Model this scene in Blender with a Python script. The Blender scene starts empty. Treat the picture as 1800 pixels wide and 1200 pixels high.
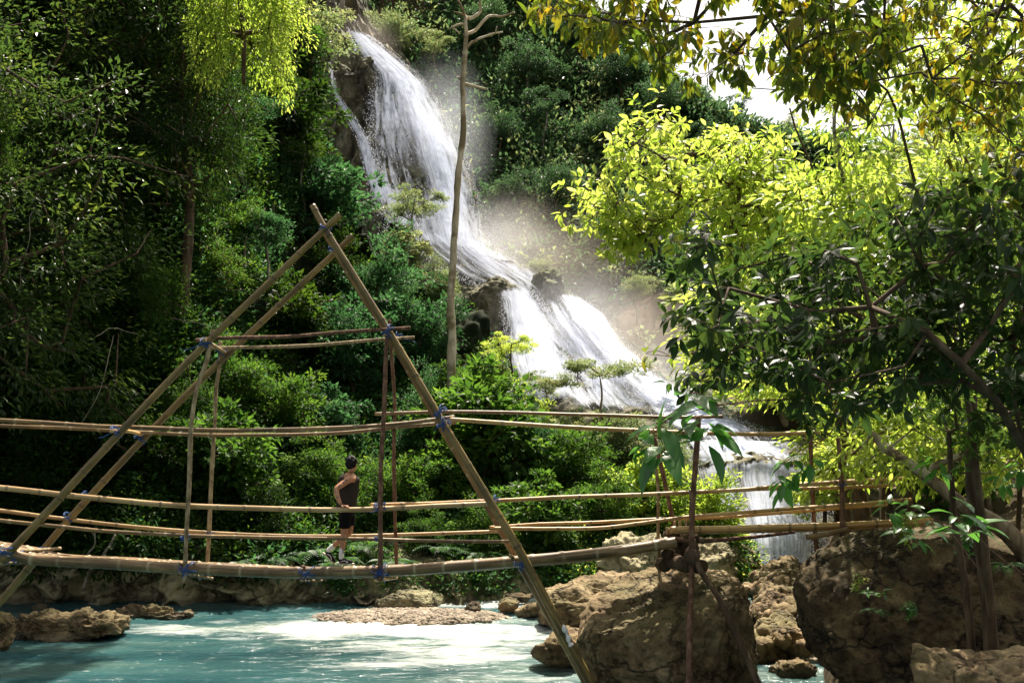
import bpy, math, random
import numpy as np
from mathutils import Vector
random.seed(7)
SC = bpy.context.scene
COL = SC.collection
F = 1750.0; CX = 900.0; HY = 775.0; EYE = 4.2     # focal length and horizon of the photograph (1800 px wide), eye above the river

def P(px, py, Y):
    return np.array([(px-CX)*Y/F, Y, EYE+(HY-py)*Y/F])

# ------------------------------------------------------------------ noise
def _h(ix, iy, iz, seed):
    n = (ix*374761393 + iy*668265263 + iz*2147483647 + seed*974634777) & 0xffffffff
    n = ((n ^ (n >> 13)) * 1274126177) & 0xffffffff
    n = (n ^ (n >> 16)) & 0xffffffff
    return n / 4294967295.0
def vnoise(p, seed=0):
    p = np.asarray(p, float); i = np.floor(p).astype(np.int64); f = p-i; f = f*f*(3-2*f)
    r = 0
    for dx in (0, 1):
        for dy in (0, 1):
            for dz in (0, 1):
                w = (f[..., 0] if dx else 1-f[..., 0])*(f[..., 1] if dy else 1-f[..., 1])*(f[..., 2] if dz else 1-f[..., 2])
                r = r + w*_h(i[..., 0]+dx, i[..., 1]+dy, i[..., 2]+dz, seed)
    return r*2-1
ROT = np.array([[.36, .48, -.8], [-.8, .6, 0.], [.48, .64, .6]])
def fbm(p, seed=0, oct=4, lac=2.03, gain=.5):
    p = np.asarray(p, float); a = 1; r = 0
    for k in range(oct):
        r = r + a*vnoise(p, seed+k*17); p = (p@ROT)*lac+3.17; a *= gain
    return r

# ------------------------------------------------------------------ mesh helpers
def link(o, parent=None):
    COL.objects.link(o)
    if parent is not None: o.parent = parent
    return o
def mesh(name, v, f, mat=None, smooth=False, attrs=None):
    """f: list of index arrays (n,3) and/or (n,4)"""
    me = bpy.data.meshes.new(name)
    v = np.ascontiguousarray(v, np.float32)
    if not isinstance(f, (list, tuple)): f = [f]
    f = [np.asarray(a, np.int32) for a in f if len(a)]
    me.vertices.add(len(v)); me.vertices.foreach_set('co', v.ravel())
    loops = np.concatenate([a.ravel() for a in f]); tot = np.concatenate([np.full(len(a), a.shape[1], np.int32) for a in f])
    start = np.concatenate([[0], np.cumsum(tot)[:-1]]).astype(np.int32)
    me.loops.add(len(loops)); me.loops.foreach_set('vertex_index', loops)
    me.polygons.add(len(tot)); me.polygons.foreach_set('loop_start', start)
    me.polygons.foreach_set('loop_total', tot)
    me.polygons.foreach_set('use_smooth', np.full(len(tot), bool(smooth)))
    me.update(calc_edges=True)
    for k, a in (attrs or {}).items():
        at = me.attributes.new(k, 'FLOAT', 'POINT'); at.data.foreach_set('value', np.ascontiguousarray(a, np.float32))
    if mat is not None: me.materials.append(mat)
    return me
def obj(name, me, parent=None, loc=None):
    o = bpy.data.objects.new(name, me); link(o, parent)
    if loc is not None: o.location = tuple(float(c) for c in loc)
    return o
def tag(o, label=None, cat=None, group=None, kind=None):
    if label: o['label'] = label
    if cat: o['category'] = cat
    if group: o['group'] = group
    if kind: o['kind'] = kind
    return o
def empty(name, loc=(0, 0, 0), rz=0, s=1):
    o = bpy.data.objects.new(name, None); o.empty_display_size = .3; COL.objects.link(o)
    o.location = tuple(float(c) for c in loc); o.rotation_euler = (0, 0, rz)
    o.scale = (s, s, s) if np.isscalar(s) else s
    return o
def copy_tree(root, parent=None):
    c = root.copy(); COL.objects.link(c)
    if parent is not None: c.parent = parent
    for ch in root.children: copy_tree(ch, c)
    return c
class Acc:                                     # collects pieces that become one mesh
    def __init__(s): s.v = []; s.f3 = []; s.f4 = []; s.n = 0; s.a = {}
    def add(s, v, f, attrs=None):
        v = np.asarray(v, float)
        if not isinstance(f, (list, tuple)): f = [f]
        for a in f:
            a = np.asarray(a)
            if len(a): (s.f3 if a.shape[1] == 3 else s.f4).append(a+s.n)
        for k in set(list((attrs or {}).keys())+list(s.a.keys())):
            s.a.setdefault(k, [np.zeros(s.n)] if s.n else [])
            s.a[k].append(np.asarray((attrs or {}).get(k, np.zeros(len(v))), float))
        s.v.append(v); s.n += len(v)
    def build(s, name, mat, smooth=True):
        f = []
        if s.f3: f.append(np.concatenate(s.f3))
        if s.f4: f.append(np.concatenate(s.f4))
        return mesh(name, np.concatenate(s.v), f, mat, smooth, {k: np.concatenate(a) for k, a in s.a.items()})

def grid_faces(nu, nv):
    i = np.arange(nu-1)[:, None]*nv + np.arange(nv-1)[None, :]; i = i.ravel()
    return np.stack([i, i+nv, i+nv+1, i+1], 1)

def catmull(pts, step):
    pts = np.asarray(pts, float)
    if len(pts) == 2:
        n = max(2, int(np.linalg.norm(pts[1]-pts[0])/step)+1)
        t = np.linspace(0, 1, n)[:, None]; return pts[0]*(1-t)+pts[1]*t
    p = np.vstack([2*pts[0]-pts[1], pts, 2*pts[-1]-pts[-2]]); out = []
    for i in range(1, len(p)-2):
        n = max(1, int(np.linalg.norm(p[i+1]-p[i])/step))
        t = np.linspace(0, 1, n, endpoint=False)[:, None]
        out.append(.5*((2*p[i])+(p[i+1]-p[i-1])*t+(2*p[i-1]-5*p[i]+4*p[i+1]-p[i+2])*t*t+(3*p[i]-p[i-1]-3*p[i+1]+p[i+2])*t**3))
    out.append(p[-2][None]); return np.vstack(out)

def frames(c):
    T = np.gradient(c, axis=0); T /= np.linalg.norm(T, axis=1)[:, None]+1e-9
    n = np.cross(T[0], [0, 0, 1.0]);
    if np.linalg.norm(n) < .1: n = np.cross(T[0], [0, 1.0, 0])
    n /= np.linalg.norm(n); N = [n]
    for t in T[1:]:
        n = n-t*np.dot(n, t); n /= np.linalg.norm(n)+1e-9; N.append(n)
    N = np.array(N); return T, N, np.cross(T, N)
def tube(c, r, seg=10, cap=True, hollow=False):
    """swept tube along centres c with radii r; returns v, faces, attrs(len, ang)"""
    c = np.asarray(c, float); r = np.broadcast_to(np.asarray(r, float), (len(c),))
    T, N, B = frames(c); a = np.linspace(0, 2*np.pi, seg, endpoint=False)
    ring = np.cos(a)[None, :, None]*N[:, None]+np.sin(a)[None, :, None]*B[:, None]
    v = c[:, None]+ring*r[:, None, None]
    L = np.concatenate([[0], np.cumsum(np.linalg.norm(np.diff(c, axis=0), axis=1))])
    n = len(c); i = np.arange(n-1)[:, None]*seg; j = np.arange(seg)[None]; jn = (j+1) % seg
    f = np.stack([i+j, i+jn, i+seg+jn, i+seg+j], -1).reshape(-1, 4)
    v = v.reshape(-1, 3); at = {'tl': np.repeat(L, seg), 'ta': np.tile(a, n)}
    fs = [f]
    if cap:
        k = len(v)
        if hollow:
            inn = [c[e][None]+ring[e]*r[e]*.72 for e in (0, -1)]
            dep = [c[0][None]+ring[0]*r[0]*.7+T[0]*r[0]*1.2, c[-1][None]+ring[-1]*r[-1]*.7-T[-1]*r[-1]*1.2]
            for e in (0, 1):
                v = np.vstack([v, inn[e], dep[e], dep[e].mean(0)[None]])
                o = 0 if e == 0 else (n-1)*seg; jj = np.arange(seg); jj2 = (jj+1) % seg
                q1 = np.stack([o+jj, k+jj, k+jj2, o+jj2], 1); q2 = np.stack([k+jj, k+seg+jj, k+seg+jj2, k+jj2], 1)
                t3 = np.stack([k+seg+jj, np.full(seg, k+2*seg), k+seg+jj2], 1)
                if e: q1 = q1[:, ::-1]; q2 = q2[:, ::-1]; t3 = t3[:, ::-1]
                fs += [q1, q2, t3]; k += 2*seg+1
        else:
            v = np.vstack([v, c[0], c[-1]]); jj = np.arange(seg); jj2 = (jj+1) % seg
            fs += [np.stack([jj2, jj, np.full(seg, k)], 1), np.stack([(n-1)*seg+jj, (n-1)*seg+jj2, np.full(seg, k+1)], 1)]
        for q in at: at[q] = np.concatenate([at[q], np.full(len(v)-len(at[q]), 0. if q == 'ta' else .01)])
    return v, fs, at

def edge_tubes(p0, p1, r0, r1, seg=5):
    d = p1-p0; d /= np.linalg.norm(d, axis=1)[:, None]+1e-9
    ref = np.where(np.abs(d[:, 2:3]) > .9, [[1., 0, 0]], [[0, 0, 1.]])
    n = np.cross(d, ref); n /= np.linalg.norm(n, axis=1)[:, None]+1e-9; b = np.cross(d, n)
    a = np.linspace(0, 2*np.pi, seg, endpoint=False)
    ring = np.cos(a)[None, :, None]*n[:, None]+np.sin(a)[None, :, None]*b[:, None]
    v = np.stack([p0[:, None]+ring*r0[:, None, None], p1[:, None]+ring*r1[:, None, None]], 1).reshape(-1, 3)
    m = len(p0); o = (np.arange(m)*2*seg)[:, None]; j = np.arange(seg)[None]; jn = (j+1) % seg
    f = np.stack([o+j, o+jn, o+seg+jn, o+seg+j], -1).reshape(-1, 4)
    return v, f

# ------------------------------------------------------------------ leaves
def nrm(a): return a/(np.linalg.norm(a, axis=-1, keepdims=True)+1e-9)
def leaf_batch(pos, d, up, L, W, rng, full=False, curl=.15, fold=.25, lv=None):
    n = len(pos); d = nrm(d); s = nrm(np.cross(d, up)); u = np.cross(s, d)
    L = np.broadcast_to(L, (n,))[:, None]; W = np.broadcast_to(W, (n,))[:, None]
    if lv is None: lv = rng.random(n)
    if full:
        c = curl*(.5+rng.random((n, 1)))
        m = lambda t: pos+d*L*t-u*L*c*t*t
        st = [(.1, .17), (.27, .42), (.48, .5), (.7, .38), (.87, .17)]; wav = (rng.random((n, 1))-.5)*.5
        V = [m(0.)]+[m(t) for t, w in st]+[m(1.)]
        for sg in (1, -1):
            for t, w in st: V.append(m(t)+s*W*w*sg+u*W*(fold*w+wav*.25*math.sin(t*9)*sg*w))
        v = np.stack(V, 1).reshape(-1, 3); o = (np.arange(n)*17)[:, None]
        f3 = np.concatenate([o+np.array([q]) for q in ([0, 7, 1], [0, 1, 12], [5, 11, 6], [5, 6, 16])])
        f4 = np.concatenate([o+np.array([q]) for k in range(4) for q in ([1+k, 7+k, 8+k, 2+k], [1+k, 2+k, 13+k, 12+k])])
        return v, [f3, f4], {'lv': np.repeat(lv, 17)}
    V = [pos, pos+d*L*.45+s*W*.5+u*W*fold*.6, pos+d*L-u*L*curl, pos+d*L*.45-s*W*.5+u*W*fold*.6]
    v = np.stack(V, 1).reshape(-1, 3); o = (np.arange(n)*4)[:, None]
    f = np.concatenate([o+np.array([[0, 1, 2]]), o+np.array([[0, 2, 3]])])
    return v, [f], {'lv': np.repeat(lv, 4)}

def clump_leaves(cen, ctr, n, R, L, rng, droop=.25, outw=.7, aspect=.42, full=False, flat=.55, curl=.12):
    """n leaves round each clump centre; leaves point outward from the clump and the crown centre"""
    m = len(cen); k = np.repeat(np.arange(m), n)
    g = rng.normal(size=(m*n, 3)); g = nrm(g)*(rng.random((m*n, 1))**.45)
    R = np.broadcast_to(R, (m,))[k][:, None]
    off = g*R*np.array([[1, 1, flat]])
    pos = cen[k]+off
    out = nrm(cen[k]-(ctr[k] if np.ndim(ctr) == 2 else ctr))
    d = nrm(nrm(off)*.8+out*outw+rng.normal(size=pos.shape)*.45+np.array([[0, 0, -droop]]))
    up = nrm(rng.normal(size=pos.shape)*.5+np.array([[0, 0, 1.]])+out*.25)
    Ls = L*(.6+.8*rng.random(len(pos)))
    lv = np.clip(np.repeat(rng.random(m), n)*.55+rng.random(m*n)*.45, 0, 1)
    return leaf_batch(pos, d, up, Ls, Ls*aspect, rng, full, curl=curl, lv=lv)

def whorls(cen, ax, m, L, rng, aspect=.34, droop=.5, full=True, curl=.25):
    """terminal rosettes: m leaves round each tip"""
    n = len(cen); k = np.repeat(np.arange(n), m); ax = nrm(ax)
    ref = nrm(rng.normal(size=(n, 3))); a = nrm(np.cross(ax, ref)); b = np.cross(ax, a)
    th = np.tile(np.arange(m)*2.4, n)+rng.random(n*m)*.7
    rad = a[k]*np.cos(th)[:, None]+b[k]*np.sin(th)[:, None]
    lift = rng.random((n*m, 1))*.9
    d = nrm(rad+ax[k]*lift+np.array([[0, 0, -droop]])*(.4+rng.random((n*m, 1)))+rng.normal(size=rad.shape)*.12)
    pos = cen[k]-ax[k]*(rng.random((n*m, 1))*L*.8)
    up = nrm(ax[k]*.7+np.array([[0, 0, .8]])+rng.normal(size=rad.shape)*.35)
    Ls = L*(.55+.6*rng.random(n*m))
    return leaf_batch(pos+d*L*.1, d, up, Ls, Ls*aspect, rng, full, curl=curl, lv=np.clip(np.repeat(rng.random(n), m)*.5+rng.random(n*m)*.5, 0, 1))

def skeleton(trunk, tr, targets, rng, rtip=.012, wob=.12, expo=.48, bias=.25, lift=.15, seg=6):
    """trunk polyline + branches that reach every target; returns Acc of tubes and direction at each target"""
    nodes = [np.asarray(p, float) for p in trunk]; par = [-1]+list(range(len(trunk)-1)); nt = len(trunk)
    dep = [0]*nt; tgt = []
    T = np.asarray(targets, float); tp = np.asarray(trunk, float)
    order = np.argsort(np.min(np.linalg.norm(T[:, None]-tp[None], axis=2), axis=1))
    first = max(1, int(nt*.35)); dirs = np.zeros_like(T)
    for q in order:
        t = T[q]; A = np.array(nodes[first:]); D = np.linalg.norm(A-t, axis=1)+bias*np.array(dep[first:])*.3+np.maximum(0, (A[:, 2]-t[2]))*.35
        j = int(np.argmin(D))+first; a = nodes[j]; d = np.linalg.norm(t-a)
        ns = max(1, min(4, int(d/.7)))
        prev = j
        for s in range(1, ns):
            x = a+(t-a)*s/ns+rng.normal(size=3)*wob*d/ns+np.array([0, 0, lift*d*math.sin(math.pi*s/ns)*.5])
            nodes.append(x); par.append(prev); dep.append(dep[j]+s); prev = len(nodes)-1
        nodes.append(t); par.append(prev); dep.append(dep[j]+ns); tgt.append(len(nodes)-1)
        dirs[q] = t-nodes[prev]
    n = len(nodes); cnt = np.zeros(n)
    for k in tgt: cnt[k] += 1
    order2 = sorted(range(nt, n), key=lambda k: -k)
    for k in order2: cnt[par[k]] += cnt[k]
    r = rtip*np.maximum(cnt, 1)**expo
    for k in range(nt): r[k] = tr[k]
    N = np.array(nodes); e = np.array([k for k in range(nt, n)]); pp = np.array([par[k] for k in e])
    r0 = np.minimum(r[pp], r[e]*1.5)
    acc = Acc(); v, f = edge_tubes(N[pp], N[e], r0, r[e]*.95, 5); acc.add(v, f)
    c = catmull(trunk, .25); ri = np.interp(np.linspace(0, 1, len(c)), np.linspace(0, 1, nt), tr)
    ri = ri*(1+.08*vnoise(c*3, 5)); v, f, at = tube(c, ri, 9); acc.add(v, f)
    return acc, nrm(dirs)
# ------------------------------------------------------------------ materials
def newmat(name):
    m = bpy.data.materials.new(name); m.use_nodes = True; nt = m.node_tree; nt.nodes.clear()
    o = nt.nodes.new('ShaderNodeOutputMaterial'); return m, nt, o
def nd(nt, t, **k):
    n = nt.nodes.new(t)
    for a, b in k.items():
        if a in n.inputs: n.inputs[a].default_value = b
        else: setattr(n, a, b)
    return n
def ramp(nt, stops, src=None, interp='LINEAR'):
    r = nt.nodes.new('ShaderNodeValToRGB'); e = r.color_ramp.elements; r.color_ramp.interpolation = interp
    while len(e) < len(stops): e.new(.5)
    for k, (p, c) in enumerate(stops): e[k].position = p; e[k].color = (c[0], c[1], c[2], 1) if not np.isscalar(c) else (c, c, c, 1)
    if src is not None: nt.links.new(src, r.inputs[0])
    return r
def principled(nt, o, rough=.6, spec=.3):
    p = nt.nodes.new('ShaderNodeBsdfPrincipled'); p.inputs['Roughness'].default_value = rough
    p.inputs['Specular IOR Level'].default_value = spec; nt.links.new(p.outputs[0], o.inputs[0]); return p
def noise(nt, scale, detail=4, rough=.55, vec=None, dim='3D', dist=0):
    n = nt.nodes.new('ShaderNodeTexNoise'); n.inputs['Scale'].default_value = scale; n.inputs['Detail'].default_value = detail
    n.inputs['Roughness'].default_value = rough; n.inputs['Distortion'].default_value = dist
    if vec is not None: nt.links.new(vec, n.inputs['Vector'])
    return n
def bump(nt, p, h, strength, dist=.05):
    b = nt.nodes.new('ShaderNodeBump'); b.inputs['Strength'].default_value = strength; b.inputs['Distance'].default_value = dist
    nt.links.new(h, b.inputs['Height']); nt.links.new(b.outputs[0], p.inputs['Normal']); return b
def mixc(nt, fac, a, b):
    m = nt.nodes.new('ShaderNodeMix'); m.data_type = 'RGBA'
    for s, x in ((0, fac), (6, a), (7, b)):
        if hasattr(x, 'is_output'): nt.links.new(x, m.inputs[s])
        else: m.inputs[s].default_value = x if s == 0 else (x[0], x[1], x[2], 1)
    return m.outputs[2]
def mth(nt, op, a, b=None):
    m = nt.nodes.new('ShaderNodeMath'); m.operation = op
    for s, x in ((0, a), (1, b)):
        if x is None: continue
        if hasattr(x, 'is_output'): nt.links.new(x, m.inputs[s])
        else: m.inputs[s].default_value = x
    return m.outputs[0]

def leaf_mat(name, cols, trans=.45, rough=.38, spec=.45, tval=2.6):
    m, nt, o = newmat(name)
    at = nd(nt, 'ShaderNodeAttribute', attribute_name='lv')
    oi = nt.nodes.new('ShaderNodeObjectInfo')
    f = mth(nt, 'ADD', mth(nt, 'MULTIPLY', at.outputs['Fac'], .8), mth(nt, 'MULTIPLY', oi.outputs['Random'], .2))
    k = len(cols); r = ramp(nt, [(i/(k-1), c) for i, c in enumerate(cols)], f)
    p = nt.nodes.new('ShaderNodeBsdfPrincipled'); p.inputs['Roughness'].default_value = rough; p.inputs['Specular IOR Level'].default_value = spec
    nt.links.new(r.outputs[0], p.inputs['Base Color'])
    t = nt.nodes.new('ShaderNodeBsdfTranslucent')
    hs = nd(nt, 'ShaderNodeHueSaturation'); hs.inputs['Hue'].default_value = .485; hs.inputs['Saturation'].default_value = 1.05; hs.inputs['Value'].default_value = tval
    nt.links.new(r.outputs[0], hs.inputs['Color']); nt.links.new(hs.outputs[0], t.inputs[0])
    mx = nt.nodes.new('ShaderNodeMixShader'); mx.inputs[0].default_value = trans
    nt.links.new(p.outputs[0], mx.inputs[1]); nt.links.new(t.outputs[0], mx.inputs[2]); nt.links.new(mx.outputs[0], o.inputs[0])
    return m
M = {}
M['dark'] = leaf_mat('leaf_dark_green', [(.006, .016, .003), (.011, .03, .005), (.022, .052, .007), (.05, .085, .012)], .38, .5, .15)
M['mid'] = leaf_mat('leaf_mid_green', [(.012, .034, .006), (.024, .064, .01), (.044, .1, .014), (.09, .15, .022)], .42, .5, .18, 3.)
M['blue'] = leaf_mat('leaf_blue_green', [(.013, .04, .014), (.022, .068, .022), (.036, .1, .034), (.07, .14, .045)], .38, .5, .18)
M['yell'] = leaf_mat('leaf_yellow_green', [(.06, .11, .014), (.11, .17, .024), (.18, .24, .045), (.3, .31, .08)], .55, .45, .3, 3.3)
M['olive'] = leaf_mat('leaf_olive', [(.05, .08, .03), (.08, .12, .045), (.13, .16, .06), (.2, .2, .08)], .45, .45)
M['gold'] = leaf_mat('leaf_turning_gold', [(.02, .045, .006), (.035, .065, .008), (.06, .085, .01), (.13, .12, .012), (.32, .18, .015)], .52, .4, .3, 3.2)
M['deep'] = leaf_mat('leaf_glossy_deep', [(.01, .023, .006), (.017, .038, .008), (.028, .052, .01), (.075, .1, .014)], .45, .38, .3, 3.2)
M['sprig'] = leaf_mat('leaf_fresh_sprig', [(.03, .1, .02), (.05, .15, .025), (.07, .2, .03)], .4, .35)
M['fern'] = leaf_mat('leaf_fern', [(.012, .045, .008), (.022, .075, .012), (.04, .11, .018)], .4, .5)
M['far'] = leaf_mat('leaf_far_forest', [(.013, .033, .014), (.022, .053, .021), (.036, .077, .028), (.06, .105, .038)], .35, .5, .25)

def rock_mat(name, cols, scale=1.5, moss=(.06, .08, .02), mossamt=.5, dark=.35, bmp=.5, wet=None):
    m, nt, o = newmat(name); p = principled(nt, o, .85, .25)
    tc = nt.nodes.new('ShaderNodeTexCoord'); g = nt.nodes.new('ShaderNodeNewGeometry')
    pos = g.outputs['Position']
    n1 = noise(nt, scale, 8, .65, pos); n2 = noise(nt, scale*5, 6, .6, pos); n3 = noise(nt, scale*.4, 3, .5, pos)
    r = ramp(nt, [(.3, cols[0]), (.48, cols[1]), (.62, cols[2]), (.8, cols[3])], n1.outputs[0])
    mm = ramp(nt, [(.42, 0), (.62, 1)], n3.outputs[0])
    sx = nt.nodes.new('ShaderNodeSeparateXYZ'); nt.links.new(g.outputs['Normal'], sx.inputs[0])
    up = ramp(nt, [(.25, 0), (.8, 1)], sx.outputs[2])
    ma = mth(nt, 'MULTIPLY', mth(nt, 'MULTIPLY', mm.outputs[0], up.outputs[0]), mossamt)
    c = mixc(nt, ma, r.outputs[0], moss)
    pit = ramp(nt, [(.36, dark), (.5, 1)], n2.outputs[0]); mu = nt.nodes.new('ShaderNodeMix'); mu.data_type = 'RGBA'; mu.blend_type = 'MULTIPLY'; mu.inputs[0].default_value = .7
    nt.links.new(c, mu.inputs[6]); nt.links.new(pit.outputs[0], mu.inputs[7]); c = mu.outputs[2]
    wv = nt.nodes.new('ShaderNodeVectorMath'); wv.operation = 'ADD'; nt.links.new(pos, wv.inputs[0]); nz = noise(nt, 1.3, 4, .6, pos); sc_ = nt.nodes.new('ShaderNodeVectorMath'); sc_.operation = 'SCALE'; sc_.inputs[3].default_value = 1.4; nt.links.new(nz.outputs[1], sc_.inputs[0]); nt.links.new(sc_.outputs[0], wv.inputs[1])
    vo = nt.nodes.new('ShaderNodeTexVoronoi'); vo.feature = 'DISTANCE_TO_EDGE'; vo.inputs['Scale'].default_value = .55*scale; nt.links.new(wv.outputs[0], vo.inputs['Vector'])
    cr = ramp(nt, [(0, 1), (.018, .7), (.05, 0)], vo.outputs['Distance']); c = mixc(nt, mth(nt, 'MULTIPLY', cr.outputs[0], .75), c, tuple(x*.25 for x in cols[0]))
    if wet is not None:           # stained band along the waterline
        sp = nt.nodes.new('ShaderNodeSeparateXYZ'); nt.links.new(pos, sp.inputs[0])
        w = ramp(nt, [(0, 1), (wet, 1), (wet+.08, 0)], mth(nt, 'ADD', sp.outputs[2], mth(nt, 'MULTIPLY', n3.outputs[0], .3)))
        c = mixc(nt, mth(nt, 'MULTIPLY', w.outputs[0], .6), c, (.09, .075, .05))
    nt.links.new(c, p.inputs['Base Color'])
    n5 = noise(nt, scale*14, 5, .7, pos); h = mth(nt, 'ADD', mth(nt, 'ADD', n1.outputs[0], mth(nt, 'MULTIPLY', n2.outputs[0], .6)), mth(nt, 'MULTIPLY', n5.outputs[0], .25)); h = mth(nt, 'SUBTRACT', h, mth(nt, 'MULTIPLY', cr.outputs[0], .5)); bump(nt, p, h, bmp, .16)
    return m
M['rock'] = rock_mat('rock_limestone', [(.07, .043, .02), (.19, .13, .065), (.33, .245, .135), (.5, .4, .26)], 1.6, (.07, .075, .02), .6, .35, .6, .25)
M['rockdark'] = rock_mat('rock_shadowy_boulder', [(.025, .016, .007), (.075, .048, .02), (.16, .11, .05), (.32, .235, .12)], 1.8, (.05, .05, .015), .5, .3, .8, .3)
M['rockwall'] = rock_mat('rock_bank_wall', [(.12, .1, .055), (.3, .26, .15), (.44, .39, .23), (.55, .49, .3)], .9, (.08, .09, .03), .7, .25, .8, .2)
M['rockfall'] = rock_mat('rock_wet_tufa', [(.05, .045, .03), (.1, .09, .055), (.17, .15, .09), (.26, .22, .14)], .35, (.09, .11, .03), .8, .5, 1., None)
M['pebble'] = rock_mat('rock_pale_pebble', [(.1, .08, .06), (.22, .175, .13), (.35, .29, .22), (.5, .43, .35)], 3, (.2, .18, .1), .2, .5, .3)

def soil_mat(name, a, b, c3, s):
    m, nt, o = newmat(name); p = principled(nt, o, .95, .1); g = nt.nodes.new('ShaderNodeNewGeometry')
    n1 = noise(nt, s, 8, .65, g.outputs['Position']); r = ramp(nt, [(.35, a), (.5, b), (.68, c3)], n1.outputs[0])
    nt.links.new(r.outputs[0], p.inputs['Base Color']); bump(nt, p, n1.outputs[0], .8, .3); return m
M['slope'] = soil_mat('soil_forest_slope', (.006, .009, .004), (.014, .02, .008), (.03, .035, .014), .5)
M['soil'] = soil_mat('soil_river_bank', (.04, .03, .018), (.09, .07, .04), (.16, .13, .08), 1.1)
M['backslope'] = soil_mat('soil_mountain_side', (.02, .02, .01), (.07, .052, .028), (.14, .1, .058), .12)

def bark_mat(name, cols, sc=9, lich=None, stretch=.25, rough=.85):
    m, nt, o = newmat(name); p = principled(nt, o, rough, .2); tc = nt.nodes.new('ShaderNodeTexCoord')
    mp = nt.nodes.new('ShaderNodeMapping'); mp.inputs['Scale'].default_value = (1, 1, stretch); nt.links.new(tc.outputs['Object'], mp.inputs[0])
    n1 = noise(nt, sc, 8, .65, mp.outputs[0]); r = ramp(nt, [(.32, cols[0]), (.52, cols[1]), (.7, cols[2])], n1.outputs[0])
    c = r.outputs[0]
    if lich:
        n2 = noise(nt, sc*.35, 5, .6, tc.outputs['Object']); q = ramp(nt, [(.5, 0), (.58, 1)], n2.outputs[0]); c = mixc(nt, q.outputs[0], c, lich)
    nt.links.new(c, p.inputs['Base Color']); bump(nt, p, n1.outputs[0], .7, .03); return m
M['bark'] = bark_mat('bark_brown', [(.03, .018, .01), (.085, .055, .032), (.16, .11, .07)], 7)
M['barkpale'] = bark_mat('bark_pale_grey', [(.12, .1, .07), (.26, .22, .17), (.42, .38, .31)], 5)
M['barkdead'] = bark_mat('bark_dead_trunk', [(.24, .17, .1), (.52, .43, .3), (.74, .68, .56)], 2.2, (.2, .15, .08), .35)
M['barkmottle'] = bark_mat('bark_mottled', [(.05, .035, .02), (.14, .1, .055), (.26, .2, .12)], 6, (.3, .27, .18))
M['stick'] = bark_mat('stick_pale_bark', [(.08, .055, .03), (.28, .21, .12), (.45, .36, .22)], 12, None, .5)
M['stickred'] = bark_mat('stick_reddish_bark', [(.05, .025, .015), (.15, .08, .05), (.28, .17, .11)], 12, None, .5)

def bamboo_mat(name, cols, stain=.5, ring=(.05, .035, .02), rough=.42):
    m, nt, o = newmat(name); p = principled(nt, o, rough, .4)
    tl = nd(nt, 'ShaderNodeAttribute', attribute_name='tl'); ta = nd(nt, 'ShaderNodeAttribute', attribute_name='ta'); rg = nd(nt, 'ShaderNodeAttribute', attribute_name='ring')
    tc = nt.nodes.new('ShaderNodeTexCoord')
    cb = nt.nodes.new('ShaderNodeCombineXYZ')
    nt.links.new(mth(nt, 'MULTIPLY', tl.outputs['Fac'], 1.2), cb.inputs[0])
    nt.links.new(mth(nt, 'MULTIPLY', mth(nt, 'SINE', ta.outputs['Fac']), .35), cb.inputs[1]); nt.links.new(mth(nt, 'MULTIPLY', mth(nt, 'COSINE', ta.outputs['Fac']), .35), cb.inputs[2])
    ob = nt.nodes.new('ShaderNodeVectorMath'); ob.operation = 'ADD'; nt.links.new(cb.outputs[0], ob.inputs[0])
    oi = nt.nodes.new('ShaderNodeObjectInfo'); ml = mth(nt, 'MULTIPLY', oi.outputs['Random'], 40); cb2 = nt.nodes.new('ShaderNodeCombineXYZ'); nt.links.new(ml, cb2.inputs[0]); nt.links.new(cb2.outputs[0], ob.inputs[1])
    n1 = noise(nt, 1.1, 5, .6, ob.outputs[0]); r = ramp(nt, [(.3, cols[0]), (.48, cols[1]), (.62, cols[2])], n1.outputs[0])
    mp = nt.nodes.new('ShaderNodeMapping'); mp.inputs['Scale'].default_value = (1.5, 14, 14); nt.links.new(ob.outputs[0], mp.inputs[0])
    n2 = noise(nt, 1.6, 6, .7, mp.outputs[0]); q = ramp(nt, [(.45, 0), (.7, 1)], n2.outputs[0])
    c = mixc(nt, mth(nt, 'MULTIPLY', q.outputs[0], stain), r.outputs[0], (.045, .028, .016))
    c = mixc(nt, mth(nt, 'MULTIPLY', rg.outputs['Fac'], .85), c, ring)
    nt.links.new(c, p.inputs['Base Color']); bump(nt, p, n2.outputs[0], .25, .01); return m
M['bam_brown'] = bamboo_mat('bamboo_weathered_brown', [(.055, .031, .012), (.16, .092, .034), (.3, .19, .075)], .55, (.35, .28, .16))
M['bam_tan'] = bamboo_mat('bamboo_dry_tan', [(.18, .1, .035), (.4, .26, .11), (.56, .41, .21)], .4)
M['bam_green'] = bamboo_mat('bamboo_greenish', [(.055, .038, .011), (.16, .108, .03), (.3, .2, .065)], .7)
M['bam_gold'] = bamboo_mat('bamboo_golden', [(.24, .12, .035), (.45, .26, .085), (.6, .4, .17)], .35)
M['bam_deck'] = bamboo_mat('bamboo_deck_culm', [(.055, .033, .013), (.15, .092, .038), (.28, .185, .085)], .5, (.4, .34, .2))

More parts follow.
